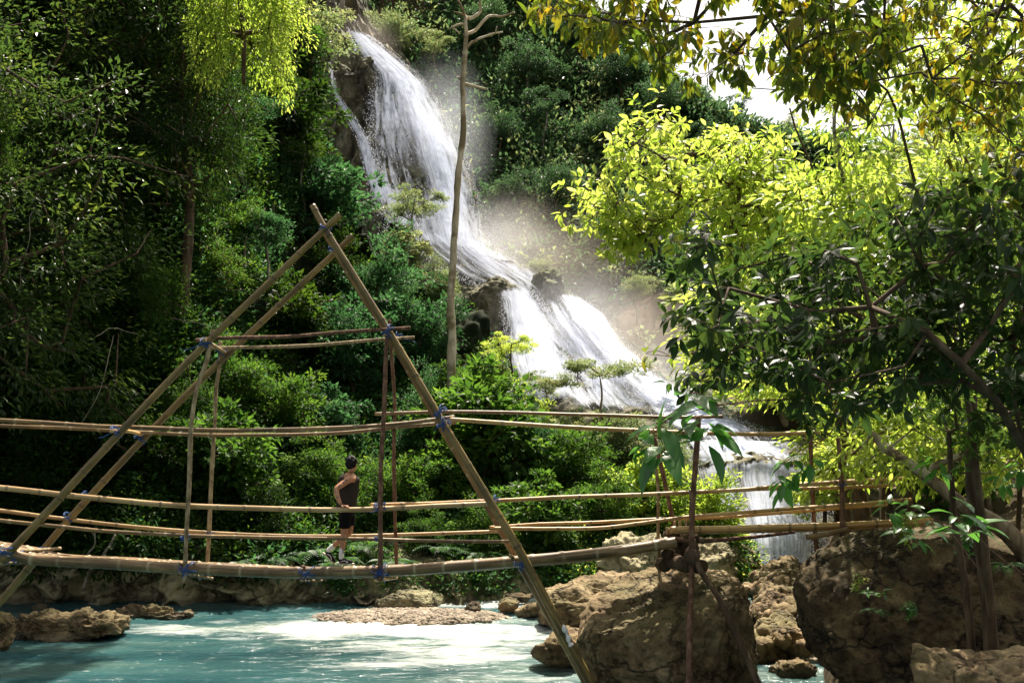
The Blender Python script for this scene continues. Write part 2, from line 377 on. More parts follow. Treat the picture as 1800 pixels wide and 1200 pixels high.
def plain(name, col, rough=.7, spec=.3, ns=None):
    m, nt, o = newmat(name); p = principled(nt, o, rough, spec)
    tc = nt.nodes.new('ShaderNodeTexCoord'); n1 = noise(nt, ns or 20, 4, .6, tc.outputs['Object'])
    r = ramp(nt, [(.3, tuple(x*.8 for x in col)), (.7, tuple(min(1, x*1.15) for x in col))], n1.outputs[0]); nt.links.new(r.outputs[0], p.inputs['Base Color'])
    bump(nt, p, n1.outputs[0], .15, .01); return m
M['rope'] = plain('rope_blue_nylon', (.008, .055, .2), .6, .3, 60)
M['skin'] = plain('skin_tanned', (.42, .2, .11), .5, .4, 30)
M['tank'] = plain('cloth_charcoal', (.035, .028, .024), .9, .1, 25)
M['shorts'] = plain('cloth_black', (.006, .006, .007), .9, .1, 25)
M['sock'] = plain('cloth_white_sock', (.75, .74, .72), .9, .1, 25)
M['shoe'] = plain('canvas_black', (.01, .01, .012), .8, .2, 25)
M['sole'] = plain('rubber_offwhite', (.5, .45, .36), .6, .3, 25)
M['hair'] = plain('hair_black', (.005, .004, .0035), .7, .25, 60)
M['ink'] = plain('tattoo_ink', (.06, .045, .05), .6, .3, 60)
M['cloth'] = plain('rag_white', (.7, .68, .66), .9, .1, 25)

# water of the river: milky turquoise with froth streaks where it runs over shallows, and a painted-in sun patch
def river_mat():
    m, nt, o = newmat('water_milky_turquoise'); p = principled(nt, o, .14, .28)
    p.inputs['IOR'].default_value = 1.33
    g = nt.nodes.new('ShaderNodeNewGeometry'); mp = nt.nodes.new('ShaderNodeMapping'); mp.inputs['Scale'].default_value = (.35, 1.5, 1); mp.inputs['Rotation'].default_value = (0, 0, .12)
    nt.links.new(g.outputs['Position'], mp.inputs[0])
    n0 = noise(nt, .5, 4, .5, mp.outputs[0]); base = ramp(nt, [(.3, (.012, .046, .053)), (.5, (.028, .078, .08)), (.7, (.08, .135, .112))], n0.outputs[0])
    fo = nd(nt, 'ShaderNodeAttribute', attribute_name='foam_sun')
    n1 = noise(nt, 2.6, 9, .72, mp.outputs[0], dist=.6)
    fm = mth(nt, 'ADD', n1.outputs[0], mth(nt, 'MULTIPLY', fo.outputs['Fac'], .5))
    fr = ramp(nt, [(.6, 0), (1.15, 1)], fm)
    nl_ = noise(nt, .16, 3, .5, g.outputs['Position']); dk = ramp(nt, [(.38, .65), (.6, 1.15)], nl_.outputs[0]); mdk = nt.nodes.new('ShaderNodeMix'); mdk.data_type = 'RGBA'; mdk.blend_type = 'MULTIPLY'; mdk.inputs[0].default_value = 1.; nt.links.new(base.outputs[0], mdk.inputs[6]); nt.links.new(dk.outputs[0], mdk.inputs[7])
    nf_ = noise(nt, 9., 3, .6, mp.outputs[0]); fl = ramp(nt, [(.66, 0), (.72, 1)], mth(nt, 'ADD', nf_.outputs[0], mth(nt, 'MULTIPLY', fo.outputs['Fac'], .12)))  # fine white flecks, sun glints painted into the water colour
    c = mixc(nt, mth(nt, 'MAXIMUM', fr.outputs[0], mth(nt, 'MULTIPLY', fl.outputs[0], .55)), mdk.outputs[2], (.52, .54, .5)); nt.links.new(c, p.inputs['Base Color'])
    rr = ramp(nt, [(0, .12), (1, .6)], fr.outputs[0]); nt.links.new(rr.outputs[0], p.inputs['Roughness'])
    mp2 = nt.nodes.new('ShaderNodeMapping'); mp2.inputs['Scale'].default_value = (.9, 2.4, 1); mp2.inputs['Rotation'].default_value = (0, 0, -.1); nt.links.new(g.outputs['Position'], mp2.inputs[0])
    n2 = noise(nt, 2.2, 7, .62, mp2.outputs[0], dist=.4); bump(nt, p, mth(nt, 'ADD', n2.outputs[0], mth(nt, 'MULTIPLY', fr.outputs[0], .15)), .4, .2); return m
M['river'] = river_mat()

# falling water: streaky white sheet with gaps through which the rock shows
def fall_mat(name, thr, su=1., sv=.12, col=(.8, .85, .97), soft=.4):
    m, nt, o = newmat(name)
    u = nd(nt, 'ShaderNodeAttribute', attribute_name='fu'); v = nd(nt, 'ShaderNodeAttribute', attribute_name='fv'); e = nd(nt, 'ShaderNodeAttribute', attribute_name='fe')
    cb = nt.nodes.new('ShaderNodeCombineXYZ'); nt.links.new(mth(nt, 'MULTIPLY', u.outputs['Fac'], su), cb.inputs[0]); nt.links.new(mth(nt, 'MULTIPLY', v.outputs['Fac'], sv), cb.inputs[1])
    sd = nd(nt, 'ShaderNodeAttribute', attribute_name='fs'); nt.links.new(sd.outputs['Fac'], cb.inputs[2])
    n1 = noise(nt, 1., 8, .66, cb.outputs[0], dist=.9)
    cb3 = nt.nodes.new('ShaderNodeVectorMath'); cb3.operation = 'MULTIPLY'; nt.links.new(cb.outputs[0], cb3.inputs[0]); cb3.inputs[1].default_value = (4, 14, 1)
    n3 = noise(nt, 1., 4, .75, cb3.outputs[0])
    a = mth(nt, 'ADD', mth(nt, 'ADD', mth(nt, 'MULTIPLY', mth(nt, 'SUBTRACT', n1.outputs[0], .28), 1.45), mth(nt, 'MULTIPLY', n3.outputs[0], .2)), mth(nt, 'MULTIPLY', mth(nt, 'SUBTRACT', e.outputs['Fac'], .5), .5))
    al = ramp(nt, [(thr, 0), (thr+soft, 1)], a)
    d = nd(nt, 'ShaderNodeBsdfDiffuse'); d.inputs[0].default_value = (*col, 1)
    t = nd(nt, 'ShaderNodeBsdfTranslucent'); t.inputs[0].default_value = (*col, 1)
    mx = nt.nodes.new('ShaderNodeMixShader'); mx.inputs[0].default_value = .6; nt.links.new(d.outputs[0], mx.inputs[1]); nt.links.new(t.outputs[0], mx.inputs[2])
    tr = nt.nodes.new('ShaderNodeBsdfTransparent'); m2 = nt.nodes.new('ShaderNodeMixShader')
    nt.links.new(al.outputs[0], m2.inputs[0]); nt.links.new(tr.outputs[0], m2.inputs[1]); nt.links.new(mx.outputs[0], m2.inputs[2]); nt.links.new(m2.outputs[0], o.inputs[0])
    return m
M['fall'] = fall_mat('water_falling', .42, 1.3, .17)
M['fallthin'] = fall_mat('water_thin_film', .5, 2., .14, soft=.3)
md, nt_, o_ = newmat('water_drops'); d_ = nd(nt_, 'ShaderNodeBsdfDiffuse'); d_.inputs[0].default_value = (.85, .86, .9, 1)
t_ = nd(nt_, 'ShaderNodeBsdfTranslucent'); t_.inputs[0].default_value = (.85, .86, .9, 1); x_ = nt_.nodes.new('ShaderNodeMixShader'); x_.inputs[0].default_value = .5
nt_.links.new(d_.outputs[0], x_.inputs[1]); nt_.links.new(t_.outputs[0], x_.inputs[2]); nt_.links.new(x_.outputs[0], o_.inputs[0]); M['drops'] = md
# ------------------------------------------------------------------ terrain
def it(x, xs, ys): return np.interp(x, xs, ys)
def sm(x): x = np.clip(x, 0, 1); return x*x*(3-2*x)
def footA(u): return it(u, [-800, 700, 950, 1150, 1320], [1060, 1058, 1046, 1032, 1012])
def crestA(u): return it(u, [-800, 280, 440, 500, 540, 565, 590, 612, 655, 735, 800, 850, 880, 930, 1000, 1150, 1250, 1320], [-620, -420, -120, 0, 90, 190, 310, 385, 455, 480, 535, 585, 640, 712, 765, 805, 880, 990])
def kA(u): return it(u, [-700, 80, 330, 480, 650, 1300], [.15, .2, .36, .7, 1, 1])
def DA(u, py):
    f = footA(u); Y0 = EYE*F/(f-HY)
    d = it(f-py, [0, 55, 285, 650, 1055, 1460, 1800], [-.3, .9, 9, 22, 37, 50, 60])
    return Y0+d*kA(u)
def DC(u, py):
    L = it(py, [-60, 110, 300, 430, 620, 740, 800, 1000], [540, 555, 600, 640, 800, 1000, 1150, 1235])
    R = it(py, [-60, 50, 150, 300, 430, 520, 620, 740, 800, 1000], [630, 648, 742, 826, 866, 1000, 1108, 1300, 1490, 1480])
    s = (u-L)/(R-L); base = it(py, [-60, 50, 430, 620, 740, 800, 1000, 1030], [104, 95, 74, 61, 49, 40, 34, 33.5])
    return base*(1+.06*np.clip(np.abs(2*s-1), 0, 1.6)**4-.02)
def LRC(py):
    return it(py, [-60, 110, 300, 430, 620, 740, 800, 1000], [540, 555, 600, 640, 800, 1000, 1150, 1235]), it(py, [-60, 50, 150, 300, 430, 520, 620, 740, 800, 1000], [630, 648, 742, 826, 866, 1000, 1108, 1300, 1490, 1480])
def crestB(u): return it(u, [520, 700, 900, 1000, 1060, 1120, 1200, 1300, 1400, 1600, 2000, 2700], [-60, -50, -10, 20, 70, 130, 190, 240, 270, 280, 260, 200])
def DB(u, py): return it(-py, [-1010, -760, -620, -430, -100, 120], [42, 54, 66, 80, 106, 120])+0*u
def world(u, py, Y): return np.stack([(u-CX)*Y/F, Y+0*u, EYE+(HY-py)*Y/F], -1)

def sheet(name, u, py, Y, amp, sc, seed, mat, back=None):
    """hillside surface: columns u, rows py, depth Y (all 2-D arrays); rows run uphill, then down the far side"""
    p = world(u, py, Y)
    if back:
        last = p[:, -1]; ex = []
        for k, (dy, dz) in enumerate(back): q = last.copy(); q[:, 1] += dy; q[:, 0] += (last[:, 0]/last[:, 1])*dy*.5; q[:, 2] = np.maximum(q[:, 2]-dz, -2); ex.append(q)
        p = np.concatenate([p, np.stack(ex, 1)], 1)
    n = fbm(p/sc, seed, 5); A = amp if np.isscalar(amp) else amp(p)
    d = np.stack([n*.3, -n, n*.5], -1)*(A[..., None] if not np.isscalar(A) else A)
    p = p+d
    if name == 'hillside':
        wz = np.clip(1-(p[..., 2]-1.4)/1.2, 0, 1)*np.clip(p[..., 2]+1, 0, 1); rg = 1-2*np.abs(fbm(p/np.array([1.1, 1.1, .9]), 44, 4)); p[..., 1] -= rg*wz*.55; p[..., 2] += fbm(p/.7, 45, 3)*wz*.12
    return p, mesh(name, p.reshape(-1, 3), grid_faces(p.shape[0], p.shape[1]), mat, True)

uA = np.concatenate([np.linspace(-800, -20, 40), np.linspace(-10, 1320, 420)]); tA = np.concatenate([np.linspace(0, .1, 34, endpoint=False), np.linspace(.1, 1, 110)])
tA = tA**1.0; UA = uA[:, None]+0*tA[None]; PA = footA(UA)+14+(crestA(UA)-footA(UA)-14)*tA[None]
def ampA(p): z = p[..., 2]; return it(z, [-1, 0, 1.5, 3, 8], [.25, .35, .55, .6, 1.1])
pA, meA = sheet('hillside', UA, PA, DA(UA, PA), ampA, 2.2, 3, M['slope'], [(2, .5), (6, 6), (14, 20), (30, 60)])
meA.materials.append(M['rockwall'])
fz = np.array([p.center[2] for p in meA.polygons]); fy = np.array([p.center[0] for p in meA.polygons])
thr = 1.35+.5*vnoise(np.stack([fy*.5, fy*0, fz*.3], -1), 4)
meA.polygons.foreach_set('material_index', (fz < thr).astype(np.int32))
tag(obj('hillside', meA), kind='structure')

uB = np.linspace(520, 2700, 160); tB = np.linspace(0, 1, 80); UB = uB[:, None]+0*tB[None]; PB = 1010+(crestB(UB)-1010)*tB[None]
pB, meB = sheet('mountain_slope', UB, PB, DB(UB, PB), 3.5, 12, 9, M['backslope'], [(10, 1), (30, 14), (80, 60), (100, 140)])
tag(obj('mountain_slope', meB), kind='structure')

# travertine cliff that the falls run over
pyC = np.linspace(-60, 1030, 420); sC = np.linspace(-.12, 1.12, 130); LC, RC = LRC(pyC)
UC = LC[None]+(RC-LC)[None]*sC[:, None]; PC = pyC[None]+0*UC; YC = DC(UC, PC)
pC = world(UC, PC, YC)
ridg = 1-np.abs(fbm(pC/np.array([2.6, 2.6, 9.]), 21, 5)); n2 = fbm(pC/np.array([.9, .9, 2.2]), 22, 4)
dd = (ridg-.6)*YC*.028+n2*YC*.004
pC = pC+np.stack([0*dd, -dd, dd*.25], -1)
tag(obj('cliff', mesh('cliff', pC.reshape(-1, 3), grid_faces(*pC.shape[:2]), M['rockfall'], True)), kind='structure')

# right bank, rubble gully and the ground everywhere else
xs = np.linspace(-2, 34, 190); ys = np.concatenate([np.linspace(5, 40, 200), np.linspace(41, 75, 30)])
X, Yg = np.meshgrid(xs, ys, indexing='ij'); U = CX+X*F/Yg
base = it(Yg, [5, 9, 12, 17, 22, 30, 42, 75], [.2, .25, .4, 1.5, 2.1, 2.6, 3.6, 7])
w = sm((U-1400)/130)*sm((Yg-7)/3+.0); rise = np.maximum(0, X-(1560-CX)*Yg/F)*.22
Zd = -.8*(1-w)+w*(base+rise)
hum = sm(1-np.abs(U-1375)/110)*sm((Yg-18)/3)*sm((33-Yg)/3); Zd = np.maximum(Zd, -.8+hum*(1.05+.0*(Yg-20)))
pD = np.stack([X, Yg, Zd], -1); pD[..., 2] += fbm(pD*np.array([.8, .8, 0]), 31, 5)*.28*np.clip(w+hum*.8, .1, 1)
tag(obj('river_bank', mesh('river_bank', pD.reshape(-1, 3), grid_faces(*pD.shape[:2]), M['soil'], True)), kind='structure')
g = 3000.; tag(obj('ground', mesh('ground', [[-g, -g, -2.], [g, -g, -2.], [g, g, -2.], [-g, g, -2.]], np.array([[0, 1, 2, 3]]), M['soil'])), kind='structure')

# river
xr = np.concatenate([np.linspace(-70, -17, 30, endpoint=False), np.arange(-17, 7, .07), np.linspace(7, 60, 30)])
yr = np.concatenate([np.linspace(-25, 15, 20, endpoint=False), np.arange(15, 30, .06), np.linspace(30, 64, 40)])
X, Yg = np.meshgrid(xr, yr, indexing='ij'); Ys = np.maximum(Yg, 3); U = CX+X*F/Ys; PYr = HY+EYE*F/Ys
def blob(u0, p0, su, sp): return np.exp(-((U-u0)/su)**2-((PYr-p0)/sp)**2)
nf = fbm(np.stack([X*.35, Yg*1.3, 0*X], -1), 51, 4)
foam_sun = .85*blob(820, 1115, 260, 26)+.85*blob(600, 1108, 200, 18)+.5*blob(760, 1150, 160, 18)+.7*blob(300, 1105, 90, 9)+.9*blob(850, 1056, 110, 11)+.5*blob(600, 1046, 150, 6)+.45*blob(640, 1163, 150, 9)+.35*blob(900, 1085, 90, 10)+.2*blob(1000, 1190, 200, 20)  # wide middle blobs paint in the sun patch, small ones are froth
foam_sun = np.clip(foam_sun*(.8+.75*nf), 0, 1.1)
pR = np.stack([X, Yg, 0*X], -1)
z = .035*fbm(np.stack([X*.9, Yg*2.6, 0*X], -1), 52, 5)+foam_sun*.06*fbm(np.stack([X*2.2, Yg*4.5, 0*X], -1), 53, 4)
pR[..., 2] = z
tag(obj('river', mesh('river', pR.reshape(-1, 3), grid_faces(*pR.shape[:2]), M['river'], True, {'foam_sun': foam_sun.ravel()})), kind='structure')

# ------------------------------------------------------------------ the falls
def poly(pts, t):
    pts = np.array(pts, float); L = np.concatenate([[0], np.cumsum(np.linalg.norm(np.diff(pts, axis=0), axis=1))]); L /= L[-1]
    return np.interp(t, L, pts[:, 0]), np.interp(t, L, pts[:, 1])
drops = {'p': [], 's': []}
def flow(name, L, R, off, mat, seed, dens=1., nu=40, nv=160, su=1., layers=2, dfun=None, nd_=0, edge=3, top=1, spill=.07, yoff=None, pyo=None):
    rng = np.random.default_rng(seed); acc = Acc()
    t = np.linspace(0, 1, nv); lx, ly = poly(L, t); rx, ry = poly(R, t); s = np.linspace(0, 1, nu)[:, None]
    for k in range(layers):
        px = lx+(rx-lx)*s; py = ly+(ry-ly)*s
        ex = (k-.5*(layers-1))*.05*(rx-lx)*np.sign(s-.5)*np.abs(2*s-1); px = px+ex
        if pyo is not None: py = py+pyo(s+0*px, t[None]+0*px)
        o = off*(1+.8*k)
        Y = DC(px, py)*(1-.012*o)
        if yoff is not None: Y = yoff(s+0*px, t[None]+0*px, Y)
        p = world(px, py, Y); n = fbm(p/np.array([.5, .8, 7.]), seed+k, 4); p[..., 1] -= n*.0013*Y
        fv = np.concatenate([[0], np.cumsum(np.linalg.norm(np.diff(p[nu//2], axis=0), axis=1))])[None]+0*px
        wdt = np.linalg.norm(p[-1]-p[0], axis=-1)[None]; fu = s*wdt.mean()*su
        e = 1-np.abs(2*s-1)**edge; e = e*np.clip(t[None]*nv/6*top+(1-top), 0, 1)*np.clip((1-t[None])*nv/10, 0, 1)
        e = (e+0*px)*dens
        if dfun is not None: e = e*dfun(s+0*px, t[None]+0*px)
        acc.add(p.reshape(-1, 3), grid_faces(nu, nv), {'fu': (fu+0*px).ravel(), 'fv': fv.ravel(), 'fe': e.ravel(), 'fs': np.full(px.size, seed+7.3*k)})
    if nd_:
        tt = rng.random(nd_)**.9; ss = rng.random(nd_)*1.0; m = rng.random(nd_) < .65
        ss = np.where(m, np.where(rng.random(nd_) < .7, 1+rng.normal(0, spill, nd_), rng.normal(0, spill*.7, nd_)), ss)
        lx, ly = poly(L, tt); rx, ry = poly(R, tt); px = lx+(rx-lx)*ss; py = ly+(ry-ly)*ss
        Y = DC(px, py)*(1-.012*off)-np.abs(rng.normal(0, .015, nd_))*60
        if yoff is not None: Y = yoff(np.clip(ss, 0, 1), tt, Y)-rng.random(nd_)*.6
        drops['p'].append(world(px, py, Y)); drops['s'].append((.008+.02*rng.random(nd_)**2)*Y/45)
    return tag(obj(name, acc.build(name, M[mat], True)), kind='structure')
def dmain(s, t):
    c = np.exp(-((s-.38)/.17)**2-((t-.68)/.24)**2); c2 = np.exp(-((s-.2)/.12)**2-((t-.85)/.2)**2)
    return np.clip(1.0-.62*c-.25*c2, .1, 1)*(1-.12*np.exp(-((s-.3)/.2)**2-((t-.3)/.1)**2))
flow('waterfall', [(610, 48), (628, 92), (656, 130), (652, 190), (656, 270), (668, 350), (690, 430)], [(640, 58), (690, 92), (755, 142), (800, 215), (835, 300), (856, 380), (868, 455)], 1.6, 'fall', 11, .98, 70, 240, 1.0, 3, dmain, 9000)
flow('waterfall', [(578, 110), (585, 165), (604, 205), (628, 245), (640, 300), (665, 370)], [(583, 110), (594, 165), (622, 205), (648, 245), (668, 300), (705, 360)], 1.8, 'fall', 12, 1.1, 16, 90, 1.4, 2, None, 1200)
flow('waterfall', [(668, 330), (676, 370), (684, 405)], [(705, 330), (730, 380), (742, 415)], 2.2, 'fall', 13, .95, 16, 40, 1.2, 2, None, 600)
flow('cascade', [(700, 392), (735, 440), (790, 480), (850, 505), (890, 512)], [(872, 425), (915, 452), (955, 478), (990, 510), (1005, 535)], 2.4, 'fall', 14, .82, 60, 90, 1.1, 2, lambda s, t: 1-.35*np.sin(s*9+t*3)**2, 2500)
flow('cascade', [(866, 500), (882, 530), (888, 580), (890, 640), (905, 720)], [(925, 498), (958, 540), (985, 590), (1000, 640), (1030, 710)], 3.4, 'fall', 15, 1.0, 30, 80, 1.3, 3, None, 4000)
flow('cascade', [(905, 462), (945, 505), (975, 560), (1005, 600), (1035, 650), (1050, 690)], [(935, 452), (975, 498), (1000, 550), (1030, 590), (1065, 640), (1085, 690)], 2.4, 'fall', 16, .95, 26, 90, 1.8, 2, None, 1200)
flow('cascade', [(968, 505), (1000, 560), (1045, 610), (1090, 665), (1135, 715), (1190, 765)], [(1005, 515), (1065, 550), (1100, 605), (1160, 665), (1250, 712), (1350, 772)], 2.6, 'fall', 17, 1.15, 40, 120, 1.2, 3, None, 6000)
flow('cascade', [(1190, 722), (1192, 760), (1215, 790)], [(1300, 735), (1345, 760), (1370, 795)], 2.6, 'fallthin', 18, .85, 40, 60, 1., 2, None, 600)
flow('cascade', [(985, 540), (1000, 620), (1030, 720)], [(1050, 600), (1080, 650), (1130, 720)], 2.0, 'fall', 19, .72, 20, 60, 1.2, 1, None, 400)
flow('cascade', [(770, 425), (850, 490), (905, 590), (985, 730)], [(880, 430), (1010, 500), (1095, 590), (1270, 735)], 1.2, 'fallthin', 27, .92, 120, 140, .8, 2, None, 0)
# near falls between the boulders: vertical curtain over a lip
def near_y(s, t, Y): return 38.2-2.2*np.sin(np.pi*np.clip(s, 0, 1))-4.*sm(t*1.15)+0*Y
xn = np.linspace(1200, 1480, 90); pn = np.linspace(790, 1030, 110); Un, Pn = np.meshgrid(xn, pn, indexing='ij')
Yn = 38.9-2.2*np.sin(np.pi*np.clip((Un-1215)/230, 0, 1))-3.6*sm((Pn-818)/190*1.1)+np.where(Pn < 815, (815-Pn)*.12, 0)
pN = world(Un, Pn, Yn); rd = 1-np.abs(fbm(pN/np.array([.55, .55, 3.]), 61, 5)); dN = (rd-.6)*.7+.2*fbm(pN/.4, 62, 3)
pN = pN+np.stack([0*dN, -dN, .2*dN], -1)
tag(obj('cliff', mesh('cliff_step', pN.reshape(-1, 3), grid_faces(*pN.shape[:2]), M['rockfall'], True)), kind='structure')
flow('waterfall', [(1208, 822), (1214, 850), (1245, 920), (1268, 1000)], [(1455, 815), (1445, 850), (1440, 930), (1435, 1012)], 0, 'fall', 20, 1.0, 110, 120, 3.2, 2, lambda s, t: 1-.3*np.exp(-((s-.38)/.06)**2)-.2*np.exp(-((s-.72)/.1)**2)*t+.25*np.exp(-((s-.15)/.14)**2), 9000, yoff=near_y, spill=.06, pyo=lambda s, t: (1-t)*(-9*np.sin(np.pi*s)+9*fbm(np.stack([s*9, 0*s, 0*s], -1), 5, 3)))
flow('waterfall', [(1215, 815), (1225, 860), (1260, 940), (1300, 1005)], [(1290, 812), (1300, 880), (1320, 950), (1370, 1010)], 0, 'fall', 23, 1.2, 50, 90, 2.6, 1, None, 2500, yoff=lambda s, t, Y: near_y(s*.35, t, Y)-.35, spill=.1)
# broken water on the ledge above the near falls
flow('cascade', [(1180, 772), (1195, 800), (1212, 840)], [(1400, 776), (1440, 796), (1455, 836)], 0, 'fall', 24, 1.1, 60, 40, 2., 2, None, 0, top=0, yoff=lambda s, t, Y: 40.6-2.3*np.sin(np.pi*np.clip(s, 0, 1))*t-2.1*t+.5*fbm(np.stack([s*6, t*3, 0*s], -1), 8, 3))
pp = np.concatenate(drops['p']); ss_ = np.concatenate(drops['s']); rng = np.random.default_rng(5)
tet = np.array([[1, 1, 1], [1, -1, -1], [-1, 1, -1], [-1, -1, 1]], float)*.7
dv = pp[:, None]+tet[None]*ss_[:, None, None]*np.array([.8, .8, 1.3]); o4 = (np.arange(len(pp))*4)[:, None]
df = np.concatenate([o4+np.array([q]) for q in ([0, 1, 2], [0, 3, 1], [0, 2, 3], [1, 3, 2])])
tag(obj('spray', mesh('spray', dv.reshape(-1, 3), df, M['drops'])), 'white spray of drops flying off the falling water', kind='stuff')

# ------------------------------------------------------------------ rocks
def ico(n):
    import bmesh
    bm = bmesh.new(); bmesh.ops.create_icosphere(bm, subdivisions=n, radius=1)
    v = np.array([x.co[:] for x in bm.verts]); f = np.array([[x.index for x in q.verts] for q in bm.faces]); bm.free(); return v, f
ICO = {n: ico(n) for n in (2, 3, 4, 5, 6, 7)}
def rock_mesh(name, size, seed, mat, sub=5, rough=.16, fine=.04, outline=None, flat=0, fs=6., facets=9):
    """boulder: sphere pushed to an uneven block; outline = radial silhouette (angle-sorted px offsets in metres)"""
    v, f = ICO[sub]; d = v.copy(); sx, sy, sz = size
    if outline is not None:
        th = np.arctan2(d[:, 2], d[:, 0]); ot = np.arctan2(outline[:, 1], outline[:, 0]); orr = np.hypot(outline[:, 0], outline[:, 1])
        k = np.argsort(ot); ot = ot[k]; orr = orr[k]; ot = np.concatenate([ot-2*np.pi, ot, ot+2*np.pi]); orr = np.tile(orr, 3)
        R = np.interp(th, ot, orr); q = np.stack([d[:, 0]*R, d[:, 1]*sy, d[:, 2]*R], 1)
        hr = np.hypot(d[:, 0], d[:, 2]); e = (hr+1e-6)**(.75-1); q[:, 0] *= e; q[:, 2] *= e
        q[:, 1] = np.sign(d[:, 1])*np.abs(d[:, 1])**.8*sy
    else: q = np.sign(d)*np.abs(d)**.85*np.array([sx, sy, sz])
    S = max(sx, sy, sz) if outline is None else np.mean(orr)
    n = fbm(d*1.3+seed, seed, 5, 2.1, .52)*rough*1.25
    rg_ = np.random.default_rng(seed); 
    for k in range(facets):
        pn_ = nrm(rg_.normal(size=3)*np.array([.7, 1.1, .8]) if outline is not None else rg_.normal(size=3)); pr = q@pn_; lim = pr.max()*(.68+.2*rg_.random()); q = q-pn_*(np.maximum(0, pr-lim)*.88)[:, None]
    n = n+fbm(q/S*fs*1.1+3, seed+5, 6, 2.1, .6)*fine-np.maximum(0, fbm(q/S*fs*2.3, seed+6, 3)-.25)*fine*1.6
    q = q+d*(n*S)[:, None]
    return mesh(name, q, f, mat, True)
def px_rock(label, cx, cy, Y, w, h, dep, seed, mat='rock', group=None, cat='rock', name='rock', sub=5, rough=.16, fine=.035, outline=None, rz=0):
    c = P(cx, cy, Y); s = Y/F
    ol = None if outline is None else np.array([[(x-cx)*s, (cy-y)*s] for x, y in outline])
    me = rock_mesh(name, (w*s/2, dep/2, h*s/2), seed, M[mat], sub, rough, fine, ol, facets=9 if name == 'boulder' else 4)
    o = obj(name, me, None, c); o.rotation_euler[2] = rz
    return tag(o, label, cat, group)
px_rock('huge brown boulder in midstream under the log pile of the bamboo bridge', 1190, 1125, 17.2, 0, 0, 3.2, 41, 'rock', cat='boulder', name='boulder', sub=7, rough=.06, fine=.03,
        outline=[(1008, 1105), (1032, 1074), (1080, 1038), (1130, 1012), (1180, 1006), (1250, 1007), (1298, 1011), (1335, 1058), (1362, 1115), (1366, 1165), (1330, 1235), (1190, 1260), (1090, 1250), (1050, 1200), (1012, 1150)])
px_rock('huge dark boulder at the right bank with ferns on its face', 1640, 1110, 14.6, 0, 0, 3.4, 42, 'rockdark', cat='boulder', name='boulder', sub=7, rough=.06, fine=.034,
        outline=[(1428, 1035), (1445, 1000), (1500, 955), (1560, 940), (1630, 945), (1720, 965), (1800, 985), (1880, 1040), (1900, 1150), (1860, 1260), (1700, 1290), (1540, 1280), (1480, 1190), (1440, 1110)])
px_rock('sunlit pitted rock at the bottom right corner below the dark boulder', 1722, 1235, 10.8, 250, 175, 1.3, 43, 'rock', sub=6, rough=.18, fine=.045)
px_rock('low brown rock at the waterline tucked against the foot of the huge midstream boulder', 990, 1140, 18.6, 105, 62, 1.0, 44, sub=5, fine=.03)
px_rock('long low grey rock lying in the water at the left, largest of the left rocks', 116, 1100, 21.3, 190, 52, 1.1, 45, sub=6, rough=.14, fine=.05)
px_rock('dark rock cut by the left edge of the picture beside the long low rock', -14, 1112, 20, 70, 72, .8, 46, sub=5, fine=.05)
px_rock('mossy pointed rock in the river right of the long low rock, froth behind it', 270, 1083, 23.9, 122, 38, .8, 47, sub=6, rough=.2, fine=.05)
px_rock('small lone rock in dark water above the long low rock', 69, 1071, 25, 28, 20, .35, 48, sub=4)
px_rock('flat slab of rock standing behind the gravel bar', 716, 1061, 24.95, 110, 48, 1.1, 49, 'rockwall', sub=6, rough=.1, fine=.04)
px_rock('broad sunlit rock right of the leaning bridge pole at the waterline', 1008, 1068, 22.8, 125, 66, 1.7, 50, sub=6, rough=.12)
px_rock('smooth tan rock topmost of the pile behind the midstream boulder', 1058, 1045, 23.8, 140, 52, 1.6, 51, sub=6, rough=.1)
px_rock('rough rock far up the right end of the pile against the bank wall', 1082, 1024, 25.6, 80, 38, 1.2, 52, sub=5)
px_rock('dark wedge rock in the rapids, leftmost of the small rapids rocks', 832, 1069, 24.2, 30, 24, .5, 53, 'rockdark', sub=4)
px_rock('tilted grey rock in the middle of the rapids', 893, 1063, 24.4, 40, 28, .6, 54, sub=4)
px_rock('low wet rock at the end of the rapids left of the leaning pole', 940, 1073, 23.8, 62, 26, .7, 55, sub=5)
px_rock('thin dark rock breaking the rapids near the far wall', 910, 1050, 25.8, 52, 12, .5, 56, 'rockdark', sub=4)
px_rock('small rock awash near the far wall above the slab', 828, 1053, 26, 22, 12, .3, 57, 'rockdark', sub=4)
# outcrops on the cliff
px_rock('overhanging mossy rock block left of the bright jet of the cascade', 865, 548, 64.5, 110, 120, 4.5, 58, 'rockfall', cat='rock outcrop', name='rock_outcrop', sub=6, rough=.12, fine=.04)
px_rock('dark rock shoulder between the two streams of the middle cascade', 962, 545, 66, 62, 150, 4, 59, 'rockfall', cat='rock outcrop', name='rock_outcrop', sub=6, rough=.14)
px_rock('green mossy knob beside the lower end of the right cascade', 1122, 690, 53., 56, 62, 2.5, 60, 'rockfall', cat='rock outcrop', name='rock_outcrop', sub=5, rough=.12)
px_rock('dark rock rib between the thin left fall and the main fall near the top', 628, 172, 87, 66, 150, 5, 61, 'rockfall', cat='rock outcrop', name='rock_outcrop', sub=6, rough=.18, fine=.06)
0 and px_rock('long grey rock back in the middle of the lower cascade', 1050, 640, 58.5, 60, 130, 3, 62, 'rockfall', cat='rock outcrop', name='rock_outcrop', sub=6, rough=.14)
px_rock('small dark rock at the foot of the narrow left fall', 700, 403, 60, 34, 18, 1.5, 63, 'rockdark', cat='rock outcrop', name='rock_outcrop', sub=4)
px_rock('mossy pale rock behind the log pile at the left of the near fall', 1235, 985, 29, 125, 80, 3, 64, 'rockwall', cat='boulder', name='boulder', sub=6, rough=.14, fine=.04)
